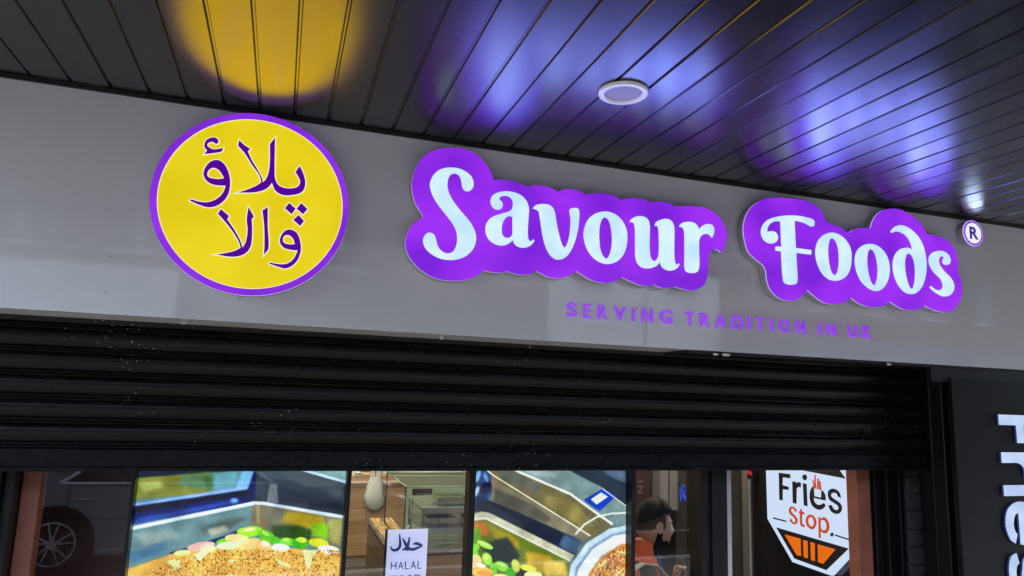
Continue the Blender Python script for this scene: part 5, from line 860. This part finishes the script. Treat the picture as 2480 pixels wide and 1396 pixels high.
# ------------------------------------------------------------------ the street behind the camera (seen in the reflections)
CHROME = mat("bright_chrome", (.88, .88, .9), .2, metal=.15)
def car(name, x, y, L, cols, label, prof, glassprof, W, wx, wr, cat, chrome=True, zr=-.1, win_q=None, handles=None):
    t = thing(name, (x+L/2, y-W/2, zr), label, cat)
    body_m = mat(name+"_paint", cols, .22, spec=.5, coat=.6); dk = mat(name+"_glass", (.012, .012, .014), .05); tyre = mat(name+"_tyre", (.012, .012, .012), .8)
    def shell(nm, pr, insets, m, par):
        bm = bmesh.new(); rows = []
        for yy, k in insets:
            cx_ = sum(p[0] for p in pr)/len(pr); rows.append([bm.verts.new((x+cx_+(p[0]-cx_)*k, y+yy, zr+p[1])) for p in pr])
        n = len(pr)
        for a, b in zip(rows, rows[1:]):
            for i in range(n): bm.faces.new((a[i], a[(i+1) % n], b[(i+1) % n], b[i]))
        bm.faces.new(rows[0]); bm.faces.new(rows[-1][::-1]); return bm_obj(nm, bm, m, par, False)
    shell("body", prof, ((-.0, .985), (-.06, 1), (-W+.06, 1), (-W, .985)), body_m, t)
    gh = shell("cabin", glassprof, ((-.13, .93), (-.07, 1), (-W+.07, 1), (-W+.13, .93)), body_m, t)
    gz = [p[1] for p in glassprof]; z0, z1 = min(gz)+.03, max(gz)-.06
    bot = sorted(glassprof, key=lambda p: p[1])[:2]; topp = sorted(glassprof, key=lambda p: -p[1])[:2]
    xb = sorted(p[0] for p in bot); xt = sorted(p[0] for p in topp)
    q = win_q or [(xb[0]+.16, z0), (xb[1]-.16, z0), (xt[1]-.04, z1), (xt[0]+.04, z1)]
    for side, yy in ((0, -.055), (1, -W+.055)):
        yo = y+yy+(.0 if side else 0); s = -1 if side else 1
        lp = [(x+p[0], zr+p[1]) for p in q]
        w = plate("side_window", [lp], yo-.004, yo+.004, dk, t, smooth_spline=False)
        if chrome:
            bm = bmesh.new()
            for a, b in zip(lp, lp[1:]+lp[:1]): cyl(bm, (a[0], yo+s*.008, a[1]), (b[0], yo+s*.008, b[1]), .016, .016, 6)
            bm_obj("chrome_trim", bm, CHROME, w)
        for px in handles or (xb[0]+(xb[1]-xb[0])*.32-.28, xb[0]+(xb[1]-xb[0])*.62-.28):
            box("door_handle", x+px, x+px+.15, y+(0 if not side else -W)-.012*(1 if side else -1)-.010, y+(0 if not side else -W)-.012*(1 if side else -1)+.010, zr+z0-.13, zr+z0-.105, ALU, t, .004)
            box("door_gap", x+px-.08, x+px-.072, y+(.0005 if not side else -W-.003), y+(.003 if not side else -W-.0005), zr+.28, zr+z0-.02, BLACK, t)
        box("sill_trim", x+wx[0]+.42, x+wx[1]-.42, y+(.001 if not side else -W-.014), y+(.014 if not side else -W-.001), zr+.24, zr+.27, ALU, t, .003)
        for cxw in wx:
            yc = y+(.012 if not side else -W-.012); yi = yc-s*.20
            arch = lathe("wheel_arch", [(wr+.06, 0), (wr+.06, .004), (wr-.02, .004)], (x+cxw, yc-.006 if not side else yc+.002, zr+wr), BLACK, t, 32, 'Y')
            wh = lathe("wheel", [(wr*.62, 0), (wr*.9, 0), (wr, .03), (wr, .19), (wr*.9, .22), (wr*.62, .22)], (x+cxw, min(yc, yi)-.01, zr+wr), tyre, t, 32, 'Y')
            bm = bmesh.new(); rr = wr*.66; yf = yc+s*.006
            for i in range(5):
                for d in (-.11, .11):
                    a = 2*math.pi*i/5+.3+d; a2 = 2*math.pi*i/5+.3+d*2.2
                    cyl(bm, (x+cxw+.03*math.cos(a), yf, zr+wr+.03*math.sin(a)), (x+cxw+rr*math.cos(a2), yf, zr+wr+rr*math.sin(a2)), .016, .011, 6)
            cyl(bm, (x+cxw, yf-.02, zr+wr), (x+cxw, yf+.02, zr+wr), .05, .05, 16)
            for i in range(24):
                a, b = 2*math.pi*i/24, 2*math.pi*(i+1)/24; cyl(bm, (x+cxw+rr*math.cos(a), yf, zr+wr+rr*math.sin(a)), (x+cxw+rr*math.cos(b), yf, zr+wr+rr*math.sin(b)), .014, .014, 6)
            bm_obj("rim", bm, ALU, wh)
    xs = [p[0] for p in prof]
    for yy in (-.30, -W+.30):
        box("headlight", x+max(xs)-.10, x+max(xs)+.004, y+yy-.16, y+yy+.16, zr+.60, zr+.72, WHITEP, t, .02); box("tail_light", x+min(xs)-.004, x+min(xs)+.10, y+yy-.16, y+yy+.16, zr+.68, zr+.82, mat("tail_red", (.4, .01, .01), .2) if "tail_red" not in MATS else MATS["tail_red"], t, .02)
    return t
SALOON = [(0.0, .35), (.05, .80), (.35, .90), (4.05, .88), (4.45, .74), (4.55, .40), (4.4, .2), (.12, .2)]
car("parked_saloon", -2.97, -5.16, 4.55, (.26, .265, .285), "silver grey saloon car parked at the kerb, reflected in the leftmost pane", SALOON, [(.15, .86), (3.35, .86), (2.55, 1.38), (1.0, 1.38)], 1.8, (.88, 3.6), .325, "car", win_q=[(.87, .925), (3.0, .915), (2.42, 1.29), (1.42, 1.29)], handles=(1.05, 2.1))
VAN = [(0.0, .35), (.02, 1.15), (4.4, 1.10), (5.1, .95), (5.2, .40), (5.0, .25), (.15, .25)]
car("parked_van", 3.2, -5.2, 5.2, (.03, .03, .034), "dark grey van parked at the kerb, reflected in the doorway glass", VAN, [(.05, 1.12), (4.45, 1.08), (3.75, 2.0), (.12, 2.0)], 1.95, (.95, 4.2), .34, "van", False)
BRK = [mat("street_brick_%s" % n, c, .9, noise=((3, 3, 3), .2)) for n, c in (("brown", (.13, .08, .06)), ("red", (.16, .07, .05)), ("grey", (.14, .135, .13)))]
WHB = mat("white_shop_front", (.72, .71, .68), .6); DKW = mat("dark_street_window", (.02, .022, .026), .08)
def shop(x0, x1, h, m, sign_m, z_sign, label):
    t = thing("street_building", ((x0+x1)/2, -15.0, 0), label, "building"); Y0 = -15.0
    box("wall", x0, x1, Y0-8, Y0-.12, 3.1, h, m, t); box("front_pier", x0, x0+.5, Y0-8, Y0, 0, 3.098, m, t); box("front_pier", x1-.5, x1, Y0-8, Y0, 0, 3.098, m, t)
    box("shop_glass", x0+.5, x1-.5, Y0-.3, Y0-.2, .5, 3.098, DKW, t); box("stall_riser", x0+.5, x1-.5, Y0-.3, Y0-.05, 0, .498, m, t)
    box("sign_panel", x0+.25, x1-.25, Y0-.118, Y0+.04, 3.12, z_sign, sign_m, t); box("roof", x0-.1, x1+.1, Y0-8.2, Y0+.15, h+.002, h+.3, BLACK, t)
    n = max(2, int((x1-x0)/2.2))
    for k in range(n):
        cx_ = x0+(k+.5)*(x1-x0)/n
        for zz in (4.9, 7.6):
            if zz+1.4 < h:
                w = box("window", cx_-.5, cx_+.5, Y0-.119, Y0-.08, zz, zz+1.4, DKW, t); box("frame", cx_-.56, cx_+.56, Y0-.08, Y0-.05, zz-.06, zz-.005, WHB, w); box("bar", cx_-.02, cx_+.02, Y0-.079, Y0-.06, zz, zz+1.4, WHB, w)
shop(-17, -9.2, 7.4, BRK[1], WHB, 3.9, "red brick shop building across the street, furthest left")
shop(-9.15, -2.2, 7.0, BRK[0], WHB, 4.5, "brown brick shop building across the street with a pale sign panel")
shop(-2.15, 6.8, 7.6, BRK[2], mat("dull_green_sign", (.10, .16, .12), .5), 3.9, "grey brick shop building across the street with a green sign panel")
shop(6.85, 12.4, 7.2, WHB, WHB, 4.4, "white painted shop building across the street")
shop(12.45, 22, 7.5, BRK[1], mat("dull_blue_sign", (.08, .11, .22), .5), 4.0, "red brick shop building across the street with a blue sign panel")
shop(22.05, 34, 9.0, BRK[0], BRK[2], 4.0, "brown brick shop building across the street with a dull stone sign band")
shop(34.05, 60, 9.8, BRK[2], BRK[0], 4.0, "long grey brick building across the street, furthest right")
lpst = thing("street_lamp", (9.2, -13.9, 0), "slim grey street lamp post on the far pavement", "street lamp")
rod("post", (9.2, -13.9, 0), (9.2, -13.9, 6.4), .08, GREYM, lpst, 12, .05); rod("arm", (9.2, -13.9, 6.38), (9.2, -12.6, 6.55), .03, GREYM, lpst, 10); box("lamp_head", 9.08, 9.32, -12.95, -12.35, 6.50, 6.60, GREYM, lpst, .02)
tree = thing("street_tree", (12.6, -13.6, 0), "small bare leafed street tree on the far pavement", "tree")
bm = bmesh.new(); cyl(bm, (12.6, -13.6, 0), (12.62, -13.6, 2.2), .09, .06, 10); tr2 = random.Random(12)
for i in range(7):
    a = tr2.uniform(0, 6.28); cyl(bm, (12.62, -13.6, 1.9+.05*i), (12.62+.9*math.cos(a), -13.6+.9*math.sin(a), 3.0+tr2.uniform(0, .9)), .035, .012, 6)
bm_obj("trunk", bm, mat("bark", (.09, .07, .055), .95), tree)
vv, ff_ = [], []
for i in range(1400):
    p = Vector((tr2.gauss(0, .65), tr2.gauss(0, .65), tr2.gauss(0, .55)))+Vector((12.62, -13.6, 3.4)); a = Vector((tr2.uniform(-1, 1), tr2.uniform(-1, 1), tr2.uniform(-1, 1)))*.09; b = Vector((tr2.uniform(-1, 1), tr2.uniform(-1, 1), tr2.uniform(-1, 1)))*.09
    k = len(vv); vv += [tuple(p), tuple(p+a), tuple(p+a+b), tuple(p+b)]; ff_.append((k, k+1, k+2, k+3))
pydata("crown", vv, ff_, mat("leaf", (.05, .085, .03), .7, noise=((4, 4, 4), .3)), tree)
